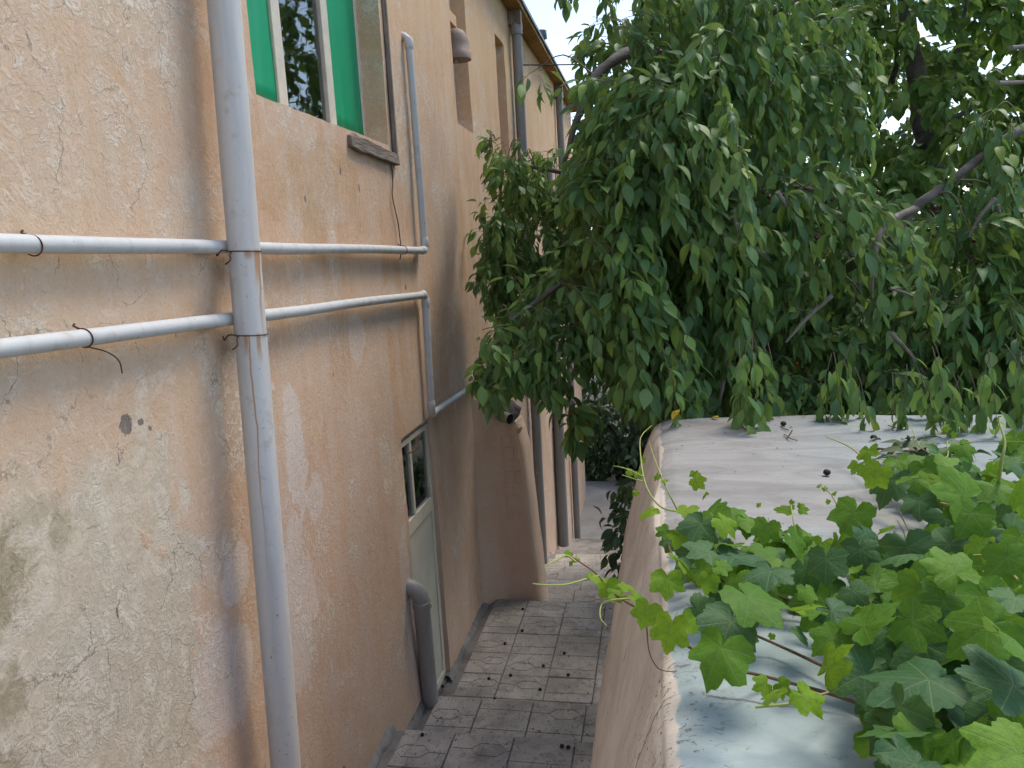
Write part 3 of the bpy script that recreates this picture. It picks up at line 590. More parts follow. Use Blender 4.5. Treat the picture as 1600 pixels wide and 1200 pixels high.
# ------------------------------------------------------------------ pipes
def tie(parent, c, rad, axis):
    t_ = MB(); ax = Vector(axis).normalized(); a = ax.orthogonal().normalized(); b2 = ax.cross(a)
    t_.tube([Vector(c)+(a*math.cos(q)+b2*math.sin(q))*(rad+.002)+ax*.004*math.sin(q) for q in np.linspace(0, 2*math.pi, 25)], .0022, 5); return t_.build('wire_tie', M['wire'], parent)
PX = WX+.115
def pp_(z): return Vector((PX, 2.53+(.17/2.9)*(z+1.97), z))
bp = empty('drainpipe', pp_(-2.55), 'thick pale grey drainpipe standing full height in front of the wall', 'pipe', None)
MB().tube([pp_(z) for z in np.linspace(-2.56, 2.76, 30)], .058, 28).build('pipe', M['bigpipe'], bp)
ax = (pp_(1)-pp_(0))
for z in (.062, -.243): tie(bp, pp_(z), .058, ax)
for z in (.062, -.243):
    q = pp_(z)+Vector((-.02, -.055, 0)); MB().tube(bez([q, q+Vector((-.03,-.012,.006)), q+Vector((-.05,-.01,-.012)), q+Vector((-.06,.0,.0))], 4), .003, 5).build('wire_end', M['wire'], bp)
    MB().tube(bez([q, q+Vector((.012,-.03,-.012)), q+Vector((.02,-.045,-.03)), q+Vector((.0,-.05,-.045))], 4), .003, 5).build('wire_end', M['wire'], bp)
PC = WX+.042
def run(name, label, pts, rad, joints, mat, bends=.05):
    P = [Vector(p) for p in pts]; o = empty(name, P[0], label, 'pipe')
    path = [P[0]]
    for i in range(1, len(P)-1):
        a = (P[i-1]-P[i]).normalized(); b = (P[i+1]-P[i]).normalized()
        for t_ in np.linspace(0, 1, 7): path.append((P[i]+a*bends)*(1-t_)**2+P[i]*2*t_*(1-t_)+(P[i]+b*bends)*t_*t_)
    path.append(P[-1])
    full = [path[0]]
    for q in path[1:]:
        s_ = full[-1]; n = max(1, int((q-s_).length/.25))
        for i in range(1, n+1):
            c = s_.lerp(q, i/n); c = c + Vector((0, 0, .004*vnoise(c.y*1.3, c.z*1.3, rad*99))); full.append(c)
    MB().tube(full, rad, 16).build('pipe', mat, o)
    for c, axv in joints:
        axv = Vector(axv); MB().tube([Vector(c)-axv*.035, Vector(c)-axv*.03, Vector(c)+axv*.03, Vector(c)+axv*.035], [rad+.001, rad+.004, rad+.004, rad+.001], 16).build('coupling', mat, o)
    return o
u1 = run('water_pipe', 'upper white pipe running level then turning up beside the window', [(PC, -2.5, .13), (PC, 5.20, .055), (PC, 5.17, 1.44), (WX-.08, 5.17, 1.475)], .0245, [((PC, 5.20, .11), (0,0,1)), ((PC, 5.13, .055), (0,1,0)), ((PC, 5.17, 1.40), (0,0,1))], M['pipe'])
l1 = run('water_pipe', 'lower white pipe that steps down beside the door and runs on along the wall', [(PC, -2.5, -.09), (PC, 1.6, -.16), (PC, 5.12, -.245), (PC, 5.075, -1.075), (PC, 6.50, -1.105), (PC, 9.1, -1.16)], .0245, [((PC, 5.06, -.243), (0,1,0)), ((PC, 5.12, -.30), (0,0,1)), ((PC, 5.075, -1.02), (0,0,1)), ((PC, 5.13, -1.075), (0,1,0))], M['pipe'])
for o, y, z in ((u1, 1.74, .087), (l1, 1.87, -.166), (u1, 4.72, .060)):
    tie(o, (PC, y, z), .0245, (0, 1, 0)); MB().tube(bez([(PC-.01, y, z+.026), (PC-.03, y+.004, z+.034), (PC-.03, y+.010, z+.040)], 4), .003, 5).build('wire_end', M['wire'], o)
MB().tube(bez([(PC-.01, 1.88, -.19), (PC+.0, 1.95, -.215), (PC-.01, 2.01, -.25), (PC-.02, 2.03, -.29)], 6), .0022, 5).build('wire_end', M['wire'], l1)
sp_ = run('waste_pipe', 'short weathered grey pipe with elbow standing beside the narrow door', [(WX+.055, 4.53, -2.96), (WX+.075, 4.44, -2.09), (WX-.1, 4.44, -2.055)], .054, [], M['oldpipe'], .09)
tie(sp_, (WX+.076, 4.46, -2.22), .054, (0, 0, 1)); MB().tube([(WX+.073, 4.447, -2.22), (WX+.076, 4.44, -2.17)], .058, 16).build('coupling', M['oldpipe'], sp_)
for k, (y, ztop, zbot, r_, lab) in enumerate(((9.36, 2.60, -4.2, .06, 'long weathered drainpipe rising to the eaves just past the narrow niche'), (11.5, 1.27, -4.6, .085, 'thicker grey pipe with collar ending halfway up the far wall'), (13.5, 2.62, -5.25, .06, 'farthest drainpipe on the house wall near its end corner'))):
    d = empty('drainpipe', (WX+.085, y, zbot), lab, 'pipe')
    MB().tube([(WX+.085+.006*vnoise(z, y), y+.012*vnoise(z*.5, y), z) for z in np.linspace(zbot, ztop, 16)], r_, 16).build('pipe', M['darkpipe'], d)
    MB().tube([(WX+.085, y, ztop-.10), (WX+.085, y, ztop+.02)], r_+.012, 16).build('collar', M['darkpipe'], d)
    if k != 1: MB().box((WX-.0, y-.07, ztop), (WX+.15, y+.05, 2.764)).build('outlet', M['wood'], d)
cb = MB(); a = Vector((WX+.06, 9.36, 2.17)); b = Vector((2.6, 10.6, 2.25))
cb.tube([a.lerp(b, t_)-Vector((0,0,.06*math.sin(math.pi*t_))) for t_ in np.linspace(0,1,14)], .008, 6)
tag(cb.build('cable', M['dried']), 'thin dark cable stretched from the far drainpipe into the trees', 'cable')
wr = MB(); P = [(612,258),(614,285),(613,305),(618,330),(622,348),(625,372),(627,392),(625,405)]
wr.tube(bez([onx(a, b, WX+.012) for a, b in P], 4), [.0035+.002*abs(vnoise(i*.9, 1)) for i in range(len(P)*4-3)], 5)
tag(wr.build('hanging_wire', M['wire']), 'thin twisted wire hanging down the wall below the window trim corner', 'wire')

# ------------------------------------------------------------------ leaves
def oval_leaf(wd=.25, fold=.35, droop=.25, twist=0, rows=6, pet=.18):
    """unit leaf along +Y, normal +Z, base at 0; u across, v along"""
    prof_ = [.0, .60, .94, 1.0, .84, .44, 0.0]; vs, uv = [], []
    tt = np.linspace(0, 1, len(prof_))
    for t_, p_ in zip(tt, prof_):
        zc = -droop*t_*t_; hw = wd*p_; a = twist*t_
        for sgn in ((-1, 0, 1) if p_ > 0 else (0,)):
            x = sgn*hw*math.cos(fold); z = zc + abs(sgn)*hw*math.sin(fold)
            vs.append((x*math.cos(a)-0, pet+t_*(1-.25*droop), z+x*math.sin(a))); uv.append((sgn*p_, t_))
    fs = [(0,3,2),(0,2,1)] if False else []
    # rows: 0 -> index 0 ; rows 1..5 -> 3 each ; tip
    idx_ = lambda r, c: 1+(r-1)*3+c
    fs += [(0, idx_(1,1), idx_(1,0)), (0, idx_(1,2), idx_(1,1))]
    for r in range(1, 5): fs += [(idx_(r,0), idx_(r,1), idx_(r+1,1), idx_(r+1,0)), (idx_(r,1), idx_(r,2), idx_(r+1,2), idx_(r+1,1))]
    tip = idx_(6,0); fs += [(idx_(5,0), idx_(5,1), tip), (idx_(5,1), idx_(5,2), tip)]
    b = len(vs); vs += [(-.006,0,.0),(.006,0,.0),(.006,pet,.0),(-.006,pet,.0)]; uv += [(0,0)]*4; fs.append((b,b+1,b+2,b+3))
    return np.array(vs, float), fs, np.array(uv, float)
OV = [oval_leaf(.22,.28,.22), oval_leaf(.205,.5,.42,.25), oval_leaf(.24,.15,.12,-.2), oval_leaf(.21,.38,.6,.1), oval_leaf(.19,.75,.3,-.15)]
OVB = [oval_leaf(.36,.30,.25), oval_leaf(.33,.5,.45,.2), oval_leaf(.36,.18,.12,-.2)]
def leaf_mesh(tp, mat, name='leaf'):
    me = bpy.data.meshes.new(name); me.from_pydata([tuple(v) for v in tp[0]], [], tp[1]); me.update()
    ul = me.uv_layers.new(name='UVMap'); li = np.empty(len(me.loops), int); me.loops.foreach_get('vertex_index', li)
    ul.data.foreach_set('uv', tp[2][li].ravel()); me.polygons.foreach_set('use_smooth', [True]*len(me.polygons)); me.materials.append(mat); return me
def bulk(name, temps, ids, pos, frames, scale, mat, parent):
    """all leaves of the list as one mesh"""
    Vs, Ls, Lt, Uv, off = [], [], [], [], 0
    for k, (tv, tf, tu) in enumerate(temps):
        sel = np.where(ids == k)[0]
        if not len(sel): continue
        P = np.einsum('nij,vj->nvi', frames[sel], tv)*scale[sel][:, None, None] + pos[sel][:, None, :]
        loops = np.array([i for f in tf for i in f]); tot = np.array([len(f) for f in tf]); nv = len(tv)
        Vs.append(P.reshape(-1, 3)); Ls.append((loops[None, :] + (np.arange(len(sel))*nv)[:, None]).ravel()+off); Lt.append(np.tile(tot, len(sel)))
        Uv.append(np.tile(tu[loops], (len(sel), 1))); off += len(sel)*nv
    V = np.concatenate(Vs); Lp = np.concatenate(Ls); T = np.concatenate(Lt); U = np.concatenate(Uv)
    me = bpy.data.meshes.new(name); me.vertices.add(len(V)); me.vertices.foreach_set('co', V.ravel()); me.loops.add(len(Lp)); me.loops.foreach_set('vertex_index', Lp)
    me.polygons.add(len(T)); me.polygons.foreach_set('loop_start', np.concatenate([[0], np.cumsum(T)[:-1]])); me.polygons.foreach_set('loop_total', T)
    me.polygons.foreach_set('use_smooth', np.ones(len(T), bool)); me.update(calc_edges=True)
    ul = me.uv_layers.new(name='UVMap'); ul.data.foreach_set('uv', U.ravel()); me.validate()
    o = link(name, me, mat, parent); o['kind'] = 'stuff'; return o
def frame_from(d, n):
    d = d/np.linalg.norm(d, axis=1, keepdims=True); n = n - d*np.sum(n*d, axis=1, keepdims=True); n /= np.linalg.norm(n, axis=1, keepdims=True)+1e-9
    return np.stack([np.cross(d, n), d, n], axis=2)
def inside(poly, x, y):
    c = False; j = len(poly)-1
    for i in range(len(poly)):
        xi, yi = poly[i]; xj, yj = poly[j]
        if (yi > y) != (yj > y) and x < (xj-xi)*(y-yi)/(yj-yi)+xi: c = not c
        j = i
    return c
def to_px(p):
    z = p.dot(fw); return 800+FPX*p.dot(rt)/z, 600-FPX*p.dot(up)/z, z
class Tree:
    def __init__(s, name, label, base, temps, mat, group=None, cat='tree'):
        s.o = empty(name, base, label, cat, group); s.temps = temps; s.mat = mat; s.P = []; s.D = []; s.N = []; s.S = []; s.tw = MB(); s.fr = []
    def limb(s, pts, rads, name='branch', n=9, mat=None):
        P = bez(pts, 6); rr = np.interp(np.linspace(0, 1, len(P)), np.linspace(0, 1, len(rads)), rads)
        P = [p+Vector((vnoise(i*.5, rads[0]*90, 1), vnoise(i*.5, 7, rads[0]*90), 0))*rr[i]*.5 for i, p in enumerate(P)]
        MB().tube(P, [r*(1+.12*vnoise(i*.8, r*70)) for i, r in enumerate(rr)], n).build(name, mat or M['bark'], s.o); return P
    def strand(s, p, heading, length, size, droop=.16, sp=.032, keep=None, twig=.0022, sprays=True):
        p = Vector(p); h = Vector(heading).normalized(); pts = [p.copy()]; n = int(length/sp); ang = random.random()*6.28
        for i in range(n):
            h = (h + Vector((0, 0, -droop)) + Vector((random.gauss(0,.06), random.gauss(0,.06), 0))).normalized(); p = p+h*sp
            if keep and not keep(p): break
            pts.append(p.copy())
            if i < 1: continue
            for q in range(random.choice((1, 1, 2))):
                ang += 2.4+random.gauss(0, .4)
                a = h.orthogonal().normalized(); b = h.cross(a); rad = a*math.cos(ang)+b*math.sin(ang)
                d = rad*random.uniform(.35,.95) + h*random.uniform(.3,.7) + Vector((0,0,-random.uniform(.2,.9)))
                nn = rad*.8 + Vector((0,0,.7)) + Vector((random.gauss(0,.35), random.gauss(0,.35)-.15, random.gauss(0,.3)))
                s.P.append(tuple(p)); s.D.append(tuple(d)); s.N.append(tuple(nn)); s.S.append(size*random.uniform(.5,1.15))
        if len(pts) > 2 and twig: s.tw.tube(pts, list(np.linspace(twig, twig*.4, len(pts))), 4, cap=False)
        return pts
    def finish(s, singles=300, leafname='leaf'):
        P = np.array(s.P); D = np.array(s.D); N = np.array(s.N); Sz = np.array(s.S); F = frame_from(D, N); ids = rng.integers(0, len(s.temps), len(P))
        cam_f = np.array(fw); dep = P@cam_f; px = 800+FPX*(P@np.array(rt))/dep; py = 600-FPX*(P@np.array(up))/dep
        vis = (px > 0) & (px < 1600) & (py > 0) & (py < 1200)
        score = np.where(vis, -dep+rng.normal(0, .12, len(P)), -99); order = np.argsort(-score)[:singles]
        mes = [leaf_mesh(t_, s.mat) for t_ in s.temps]; off = world_loc(s.o)
        for i in order:
            o = bpy.data.objects.new('leaf', mes[ids[i]]); C.objects.link(o); o.parent = s.o
            mt = Matrix([list(F[i][r]*Sz[i])+[P[i][r]-off[r]] for r in range(3)]+[[0,0,0,1]]); o.matrix_basis = mt
        rest = np.setdiff1d(np.arange(len(P)), order)
        if len(rest): bulk('foliage', s.temps, ids[rest], P[rest], F[rest], Sz[rest], s.mat, s.o)
        if s.tw.v: s.tw.build('twigs', M['youngtwig'], s.o)['kind'] = 'stuff'
        return len(P)
# ---- the cherry tree whose branches hang over the parapet
K1 = [(930,-60),(905,60),(905,150),(884,215),(880,300),(888,400),(850,425),(765,520),(722,575),(750,600),(775,640),(815,600),(862,600),(878,690),(905,690),(925,560),(945,575),(985,640),(1010,650),(1100,665),(1160,690),(1215,660),(1280,672),(1360,695),(1440,690),(1500,690),(1600,705),(1800,705),(1800,-60)]
ct = Tree('cherry_tree', 'large cherry tree with drooping leafy branches hanging over the parapet', (1.35, 5.2, ground_z(1.35, 5.2)), OV, M['cherryleaf'])
trunk = ct.limb([(1.35,5.2,ground_z(1.35,5.2)-.1), (1.22,5.15,-1.8), at(1165,470,5.0), at(1140,330,5.0), at(1120,200,5.0), at(1100,60,5.1), at(1090,-120,5.3)], [.13,.11,.085,.075,.06,.045,.03], 'trunk', 12)
l_r = ct.limb([at(1160,440,5.0), at(1290,430,4.5), at(1385,380,4.0), at(1430,325,3.85), at(1490,280,3.85), at(1600,200,4.0), at(1760,140,4.2)], [.045,.032,.024,.022,.022,.024,.024], 'limb')
l_g = ct.limb([at(1432,325,3.85), at(1395,342,3.76), at(1374,370,3.72), at(1364,410,3.70), at(1362,445,3.72), at(1366,490,3.8)], [.018,.017,.016,.014,.011,.007], 'limb', mat=M['twig'])
l_l = ct.limb([at(1125,240,5.0), at(1060,120,4.7), at(1000,80,4.4), at(940,110,4.2), at(905,180,4.2), at(880,260,4.3)], [.05,.04,.034,.028,.02,.012], 'limb')
l_b = ct.limb([at(1060,120,4.7), at(1047,60,4.5), at(1046,110,4.4), at(1046,180,4.4), at(1040,260,4.3)], [.02,.018,.016,.013,.008], 'limb', mat=M['twig'])
l_c = ct.limb([at(1120,200,5.0), at(1040,300,4.6), at(960,380,4.4), at(880,440,4.3), at(800,500,4.3)], [.04,.032,.025,.018,.01], 'limb')
l_w = ct.limb([at(1060,260,4.9), at(960,300,5.6), at(880,270,6.0), at(800,255,6.2), at(765,240,6.2)], [.03,.028,.02,.014,.006], 'limb')
l_x = ct.limb([at(1000,330,5.4), at(900,350,6.0), at(800,330,6.4), at(760,360,6.4), at(752,430,6.4)], [.025,.024,.016,.012,.006], 'limb')
l_u = ct.limb([at(1110,120,5.05), at(1180,40,4.7), at(1260,-10,4.5), at(1330,-60,4.4)], [.03,.022,.016,.010], 'limb')
l_m = ct.limb([at(1150,400,5.0), at(1230,300,4.5), at(1300,320,4.2), at(1330,400,4.1)], [.03,.024,.018,.01], 'limb')
for P_, r_ in (([(1158,500),(1145,545),(1130,600),(1122,640)], .014), ([(1300,462),(1262,495),(1228,535)], .013), ([(1392,520),(1420,550),(1445,585)], .011), ([(1555,310),(1530,340),(1515,370)], .011), ([(1560,320),(1568,360),(1575,400)], .009), ([(1165,500),(1185,525),(1200,560)], .009), ([(1215,300),(1230,325),(1240,350)], .012), ([(1580,75),(1620,70)], .012), ([(1560,130),(1620,128)], .012), ([(1390,450),(1420,460),(1450,480)], .008), ([(1145,330),(1152,380),(1160,420)], .014)):
    d = 3.66 if P_[0][0] > 1180 else 3.8
    ct.limb([at(a, b, d+.05*i) for i, (a, b) in enumerate(P_)], [r_, r_*.8, r_*.55], 'twig', 6, M['twig'])
allp = [p for l_ in (trunk[14:], l_r, l_l, l_c, l_u, l_m, l_w, l_x) for p in l_]
def near_limb(p):
    return min(allp, key=lambda q: (q-p).length + (.6 if q.z < p.z-.1 else 0))
def fill(tree, poly, n, dr, lr, size, droop=.16, sp=.032, dens=None, join=True, bundle=1):
    xs_ = [p[0] for p in poly]; ys_ = [p[1] for p in poly]; made = 0; tries = 0
    while made < n and tries < n*30:
        tries += 1
        a = random.uniform(min(xs_), max(xs_)); b = random.uniform(min(ys_)-60, max(ys_)-20)
        if not inside(poly, a, b+25): continue
        if dens and random.random() > dens(a, b): continue
        d = random.uniform(*dr); p = at(a, b, d)
        if p.x < WX+.12: continue
        keep = lambda q: (inside(poly, *to_px(q)[:2]) or to_px(q)[1] < 0 or (q-p).length < .12) and q.x > WX+.05 and not (q.y < 3.48 and q.z < -.74 and -.1 < q.x < 2.4)
        az = random.uniform(0, 6.28); h = Vector((math.cos(az)*.8, math.sin(az)*.8-.25, random.uniform(-.2,.6))); L_ = random.uniform(*lr)
        for q_ in range(bundle):
            pts = tree.strand(p+Vector((random.gauss(0,.05), random.gauss(0,.05), random.gauss(0,.09)))*(q_ > 0), h+Vector((random.gauss(0,.3), random.gauss(0,.3), random.gauss(0,.2))), L_*random.uniform(.6,1), size, droop, sp, keep)
        made += 1
        if join and len(pts) > 4 and random.random() < .35:
            q = near_limb(p)
            if (q-p).length < .55: tree.tw.tube(bez([q, q.lerp(p, .5)+Vector((0,0,.10)), p], 4), list(np.linspace(.005,.0025,9)), 4, cap=False)
def dens_near(a, b):
    if a > 1240 and b < 280: return .05 if not (1240 < a < 1330 and b < 120) else .8
    if 1100 < a < 1200 and 320 < b < 480: return .35
    if 1110 < a < 1250 and 400 < b < 560: return .3
    if 1330 < a < 1470 and 200 < b < 400: return .22
    return 1
fill(ct, K1, 150, (3.65, 4.4), (.45, 1.15), .118, .10, .026, dens_near, bundle=5)
fill(ct, K1, 150, (4.6, 5.6), (.4, 1.0), .125, .15, .033, bundle=4, dens=lambda a, b: .04 if (a > 1240 and b < 280) else (.6 if b > 560 else 1))
fill(ct, [(905,-60),(900,200),(890,420),(960,560),(1040,640),(1800,690),(1800,330),(1230,330),(1200,-60)], 400, (5.6, 8.2), (.5, 1.1), .14, .18, .045, None, False)
KL = [(890,420),(850,430),(775,505),(722,575),(748,600),(772,640),(812,600),(862,605),(878,692),(905,690),(922,560),(960,470)]
fill(ct, KL, 16, (3.9, 4.4), (.3, .8), .112, .15, .027, bundle=3)
KW = [(758,238),(800,238),(850,262),(905,262),(905,520),(880,480),(815,470),(790,505),(765,500),(748,430),(752,350),(768,330),(790,322),(766,285)]
fill(ct, KW, 110, (5.7, 6.6), (.2, .55), .110, .2, .026, bundle=3)
KB = [(812,135),(850,115),(890,95),(905,110),(905,160),(870,140),(835,160)]
fill(ct, KB, 5, (4.2, 4.5), (.12, .3), .11, .2, .03)
# strands lying over the far end of the parapet
for a, b, d in ((1030,640,3.2), (1060,640,3.25), (1165,640,3.08), (1185,630,3.12), (1325,650,2.98), (1300,640,3.05), (1500,655,2.8), (1450,650,2.85), (1405,650,2.9), (1560,655,2.75), (1590,650,2.75), (1620,650,2.75)):
    for _ in range(3):
        p = at(a+random.uniform(-16,16), b-random.uniform(60,120), d+random.uniform(-.03,.25)); ct.strand(p, (random.uniform(-.4,.4), -.25, -.5), .5, .105, .18, .03, lambda q: q.z > -.715)
# cherries in pairs
def cherry_mesh(mat):
    b = bmesh.new(); bmesh.ops.create_uvsphere(b, u_segments=10, v_segments=7, radius=1); me = bpy.data.meshes.new('cherry'); b.to_mesh(me); b.free()
    me.polygons.foreach_set('use_smooth', [True]*len(me.polygons)); me.materials.append(mat); return me
CM = [cherry_mesh(M['cherry']), cherry_mesh(M['ripecherry'])]; CD = cherry_mesh(M['dried'])
for a, b, r_ in ((1375,300,0),(1475,305,0),(1470,325,0),(1480,335,0),(1462,322,0),(1452,360,0),(1458,368,0),(1465,355,0),(1522,380,1),(1300,313,1),(1338,325,1),(1342,322,1),(1285,348,1),(1320,346,1),(1262,360,0),(1268,365,0),(1275,370,0),(1280,412,1),(1242,570,1),(937,350,1),(1003,358,1),(1008,362,1),(1002,384,1),(930,420,1),(926,418,1),(1030,78,1),(975,140,0),(985,150,0),(972,150,0),(1155,150,0),(1137,385,1),(1510,290,0),(1505,365,1),(1548,340,0),(1195,300,0),(1202,306,0)):
    o = bpy.data.objects.new('cherry', CM[r_]); C.objects.link(o); o.parent = ct.o; o.location = at(a+random.uniform(-3,3), b+random.uniform(-3,3), 3.72+random.uniform(-.05,.25))-world_loc(ct.o); o.scale = [.0105*random.uniform(.9,1.1)]*3
nc = ct.finish(300)

# ---- paler tree behind
KB2 = [(1150,-80),(1800,-80),(1800,420),(1150,420)]
bt = Tree('fruit_tree', 'paler green fruit tree standing behind the cherry tree', (3.2, 9.3, ground_z(3.2, 9.3)), OVB, M['bgleaf'])
bt.limb([(3.2,9.3,ground_z(3.2,9.3)-.1), (3.1,9.2,-1.5), (2.9,9.1,.6), (2.6,9.0,2.2), (2.4,9.0,4.0)], [.16,.14,.11,.08,.03], 'trunk', 10)
for P_ in ([(1350,330,8.8),(1420,240,8.4),(1480,160,8),(1500,60,7.8),(1520,-60,7.8)], [(1350,330,8.8),(1440,220,8),(1560,150,7.6),(1680,100,7.5)], [(1330,260,8.8),(1290,180,8.2),(1230,120,8),(1180,40,8)], [(1360,200,8.8),(1400,100,8.2),(1380,0,8)], [(1340,300,8.8),(1450,290,8.2),(1560,280,8),(1700,270,8)]):
    bt.limb([at(*q) for q in P_], [.05,.035,.022,.012], 'branch', 7)
fill(bt, KB2, 370, (6.6, 8.6), (.35, .8), .15, .10, .036, None, False, 2)
fill(bt, KB2, 150, (8.6, 10), (.4, .9), .15, .10, .05, lambda a, b: 1 if b > 160 else .5, False)
for k in range(380):
    a = random.uniform(0, 6.28); q = math.sqrt(random.random()); p = Vector((1.8+1.8*q*math.cos(a), 10.6+1.8*q*math.sin(a), random.uniform(1.9, 5.2)))
    bt.strand(p, (math.cos(a), math.sin(a), .1), random.uniform(.4,.8), .15, .12, .05, None, .005)
bt.limb([(2.6,9.0,2.2), (2.5,9.6,3.2), (2.4,10.4,4.6)], [.05,.04,.02], 'branch', 7)
for k in range(16):
    a, b = random.choice(((1320,110),(1345,245),(1350,250),(1420,70),(1455,75),(1250,60))); o = bpy.data.objects.new('green_fruit', cherry_mesh(M['bgleaf']) if k == 0 else gf); gf = o.data; C.objects.link(o); o.parent = bt.o
    o.location = at(a+random.uniform(-18,18), b+random.uniform(-14,14), 7.2)-world_loc(bt.o); o.scale = [.022]*3
bt.finish(300)
# ---- tree at the left, behind the drooping branches, and the far garden
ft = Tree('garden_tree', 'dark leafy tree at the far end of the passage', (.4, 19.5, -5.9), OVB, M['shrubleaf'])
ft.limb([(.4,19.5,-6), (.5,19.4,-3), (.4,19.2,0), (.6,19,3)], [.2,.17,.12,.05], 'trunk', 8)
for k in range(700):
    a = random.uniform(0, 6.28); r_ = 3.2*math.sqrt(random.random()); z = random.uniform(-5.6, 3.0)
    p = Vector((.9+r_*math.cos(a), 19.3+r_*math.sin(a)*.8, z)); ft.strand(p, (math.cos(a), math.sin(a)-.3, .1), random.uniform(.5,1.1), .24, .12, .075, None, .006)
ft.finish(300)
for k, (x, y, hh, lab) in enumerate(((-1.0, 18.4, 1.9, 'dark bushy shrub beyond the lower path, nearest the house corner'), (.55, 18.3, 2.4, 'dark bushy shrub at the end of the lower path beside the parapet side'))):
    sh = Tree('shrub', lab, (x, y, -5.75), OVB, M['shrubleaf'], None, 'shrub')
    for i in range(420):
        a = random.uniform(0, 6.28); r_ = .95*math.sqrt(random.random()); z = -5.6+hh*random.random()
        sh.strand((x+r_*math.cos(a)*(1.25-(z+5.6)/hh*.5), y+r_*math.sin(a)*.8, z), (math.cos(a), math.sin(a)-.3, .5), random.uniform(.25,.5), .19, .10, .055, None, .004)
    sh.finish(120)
# ---- low branch of leaves in the passage beside the parapet
KP = [(985,775),(1012,760),(1012,880),(975,920),(945,880),(955,820),(950,795)]
ps = Tree('sapling', 'dark leafy sapling in the passage against the parapet side', (-.25, 7.3, -3.7), OV, M['shrubleaf'], None, 'plant')
ps.limb([(-.25,7.3,-3.8), (-.28,7.2,-3.2), at(985,800,7.2)], [.018,.014,.008], 'stem', 6, M['twig'])
fill(ps, KP, 34, (6.6, 7.4), (.25, .5), .15, .14, .035, None, False, 2)
ps.finish(200)
# ---- more garden to the right and behind, seen in gaps and in the window glass
for k, (x, y, rr_, zt, lab) in enumerate(((6.5, 7.5, 2.4, 2.6, 'garden tree far right behind the vines, mostly hidden by cherry branches'), (5.0, 13.5, 3.0, 2.2, 'distant tree low behind the paler fruit tree'))):
    gt = Tree('garden_tree', lab, (x, y, ground_z(x, y)), OVB, M['shrubleaf'] if k else M['cherryleaf'])
    gt.limb([(x,y,ground_z(x,y)-.1), (x+.1,y,-2), (x,y+.1,0), (x,y,zt)], [.16,.13,.09,.03], 'trunk', 8)
    for i in range(420):
        a = random.uniform(0, 6.28); r_ = rr_*math.sqrt(random.random()); z = random.uniform(-3.2, zt)
        gt.strand((x+r_*math.cos(a), y+r_*math.sin(a), z), (math.cos(a), math.sin(a)-.3, .2), random.uniform(.5,1.0), .16, .12, .065, None, .005)
    gt.finish(60)

# ------------------------------------------------------------------ grape vine on the parapet
def grape_leaf(seed):
    rs = random.Random(seed); dp = rs.uniform(.58, .72); d2 = rs.uniform(.56, .68)
    key = [(0,1.0),(11,.90),(19,.80),(28,dp),(38,.78),(47,.90),(54,.95),(64,.84),(76,.72),(86,d2),(96,.68),(108,.76),(120,.74),(136,.64),(156,.52),(171,.30),(180,.06)]
    n = 68; vs = [(0,0,0)]; uv = [(0,0)]; curl = rs.uniform(.05,.42); wav = rs.uniform(.02,.07); ph = rs.uniform(0,6); asym = rs.uniform(-.09,.09); cup = rs.uniform(-.18,.25); tw = rs.uniform(-.3,.3); lobes = [rs.uniform(-.14,.10) for _ in range(7)]
    for ring in (.3, .62, .86, 1):
        for i in range(n):
            th = -180+360*(i+.5)/n; r_ = np.interp(abs(th), [k[0] for k in key], [k[1] for k in key])*(1+asym*np.sign(th))
            if ring == 1: r_ *= (1.035, .985, .955, 1.0)[(i*3+seed) % 4]*(1+.02*math.sin(i*2.7+seed))
            if ring < .7: r_ = r_*.7+.3*.75
            x, y = r_*ring*math.cos(R(th)), r_*ring*math.sin(R(th))
            lb = np.interp(th, [-180,-110,-53,0,53,110,180], lobes)
            z = -curl*(x*abs(x)*.7+.6*y*y) + cup*abs(y)*.55 + tw*x*y + wav*math.sin(R(th)*4+ph)*ring**2 + lb*ring**2.5
            vs.append((x, y, z)); uv.append((x, y))
    fs = [(0, 1+i, 1+(i+1) % n) for i in range(n) if i != n-1]
    for q in range(3): fs += [(1+q*n+i, 1+q*n+n+i, 1+q*n+n+(i+1) % n, 1+q*n+(i+1) % n) for i in range(n) if i != n-1]
    b = len(vs)                                       # petiole
    for k_, (x, z, r_) in enumerate(((0,0,.016),(-.25,-.07,.014),(-.55,-.25,.014))):
        for q in range(4): vs.append((x, r_*math.cos(q*1.571), z-.01+r_*math.sin(q*1.571))); uv.append((.0,.0))
    for k_ in range(2):
        for q in range(4): fs.append((b+k_*4+q, b+k_*4+(q+1) % 4, b+k_*4+4+(q+1) % 4, b+k_*4+4+q))
    return np.array(vs, float), fs, np.array(uv, float)
GT = [grape_leaf(k) for k in range(10)]
GM = {k: [leaf_mesh(t_, M['grape'+k]) for t_ in GT] for k in 'dmy'}
TOPZ = -.75
vine = empty('grape_vine', (1.1, 1.9, TOPZ), 'grape vine with lobed bright and dark green leaves sprawling over the parapet', 'vine')
vo = world_loc(vine)
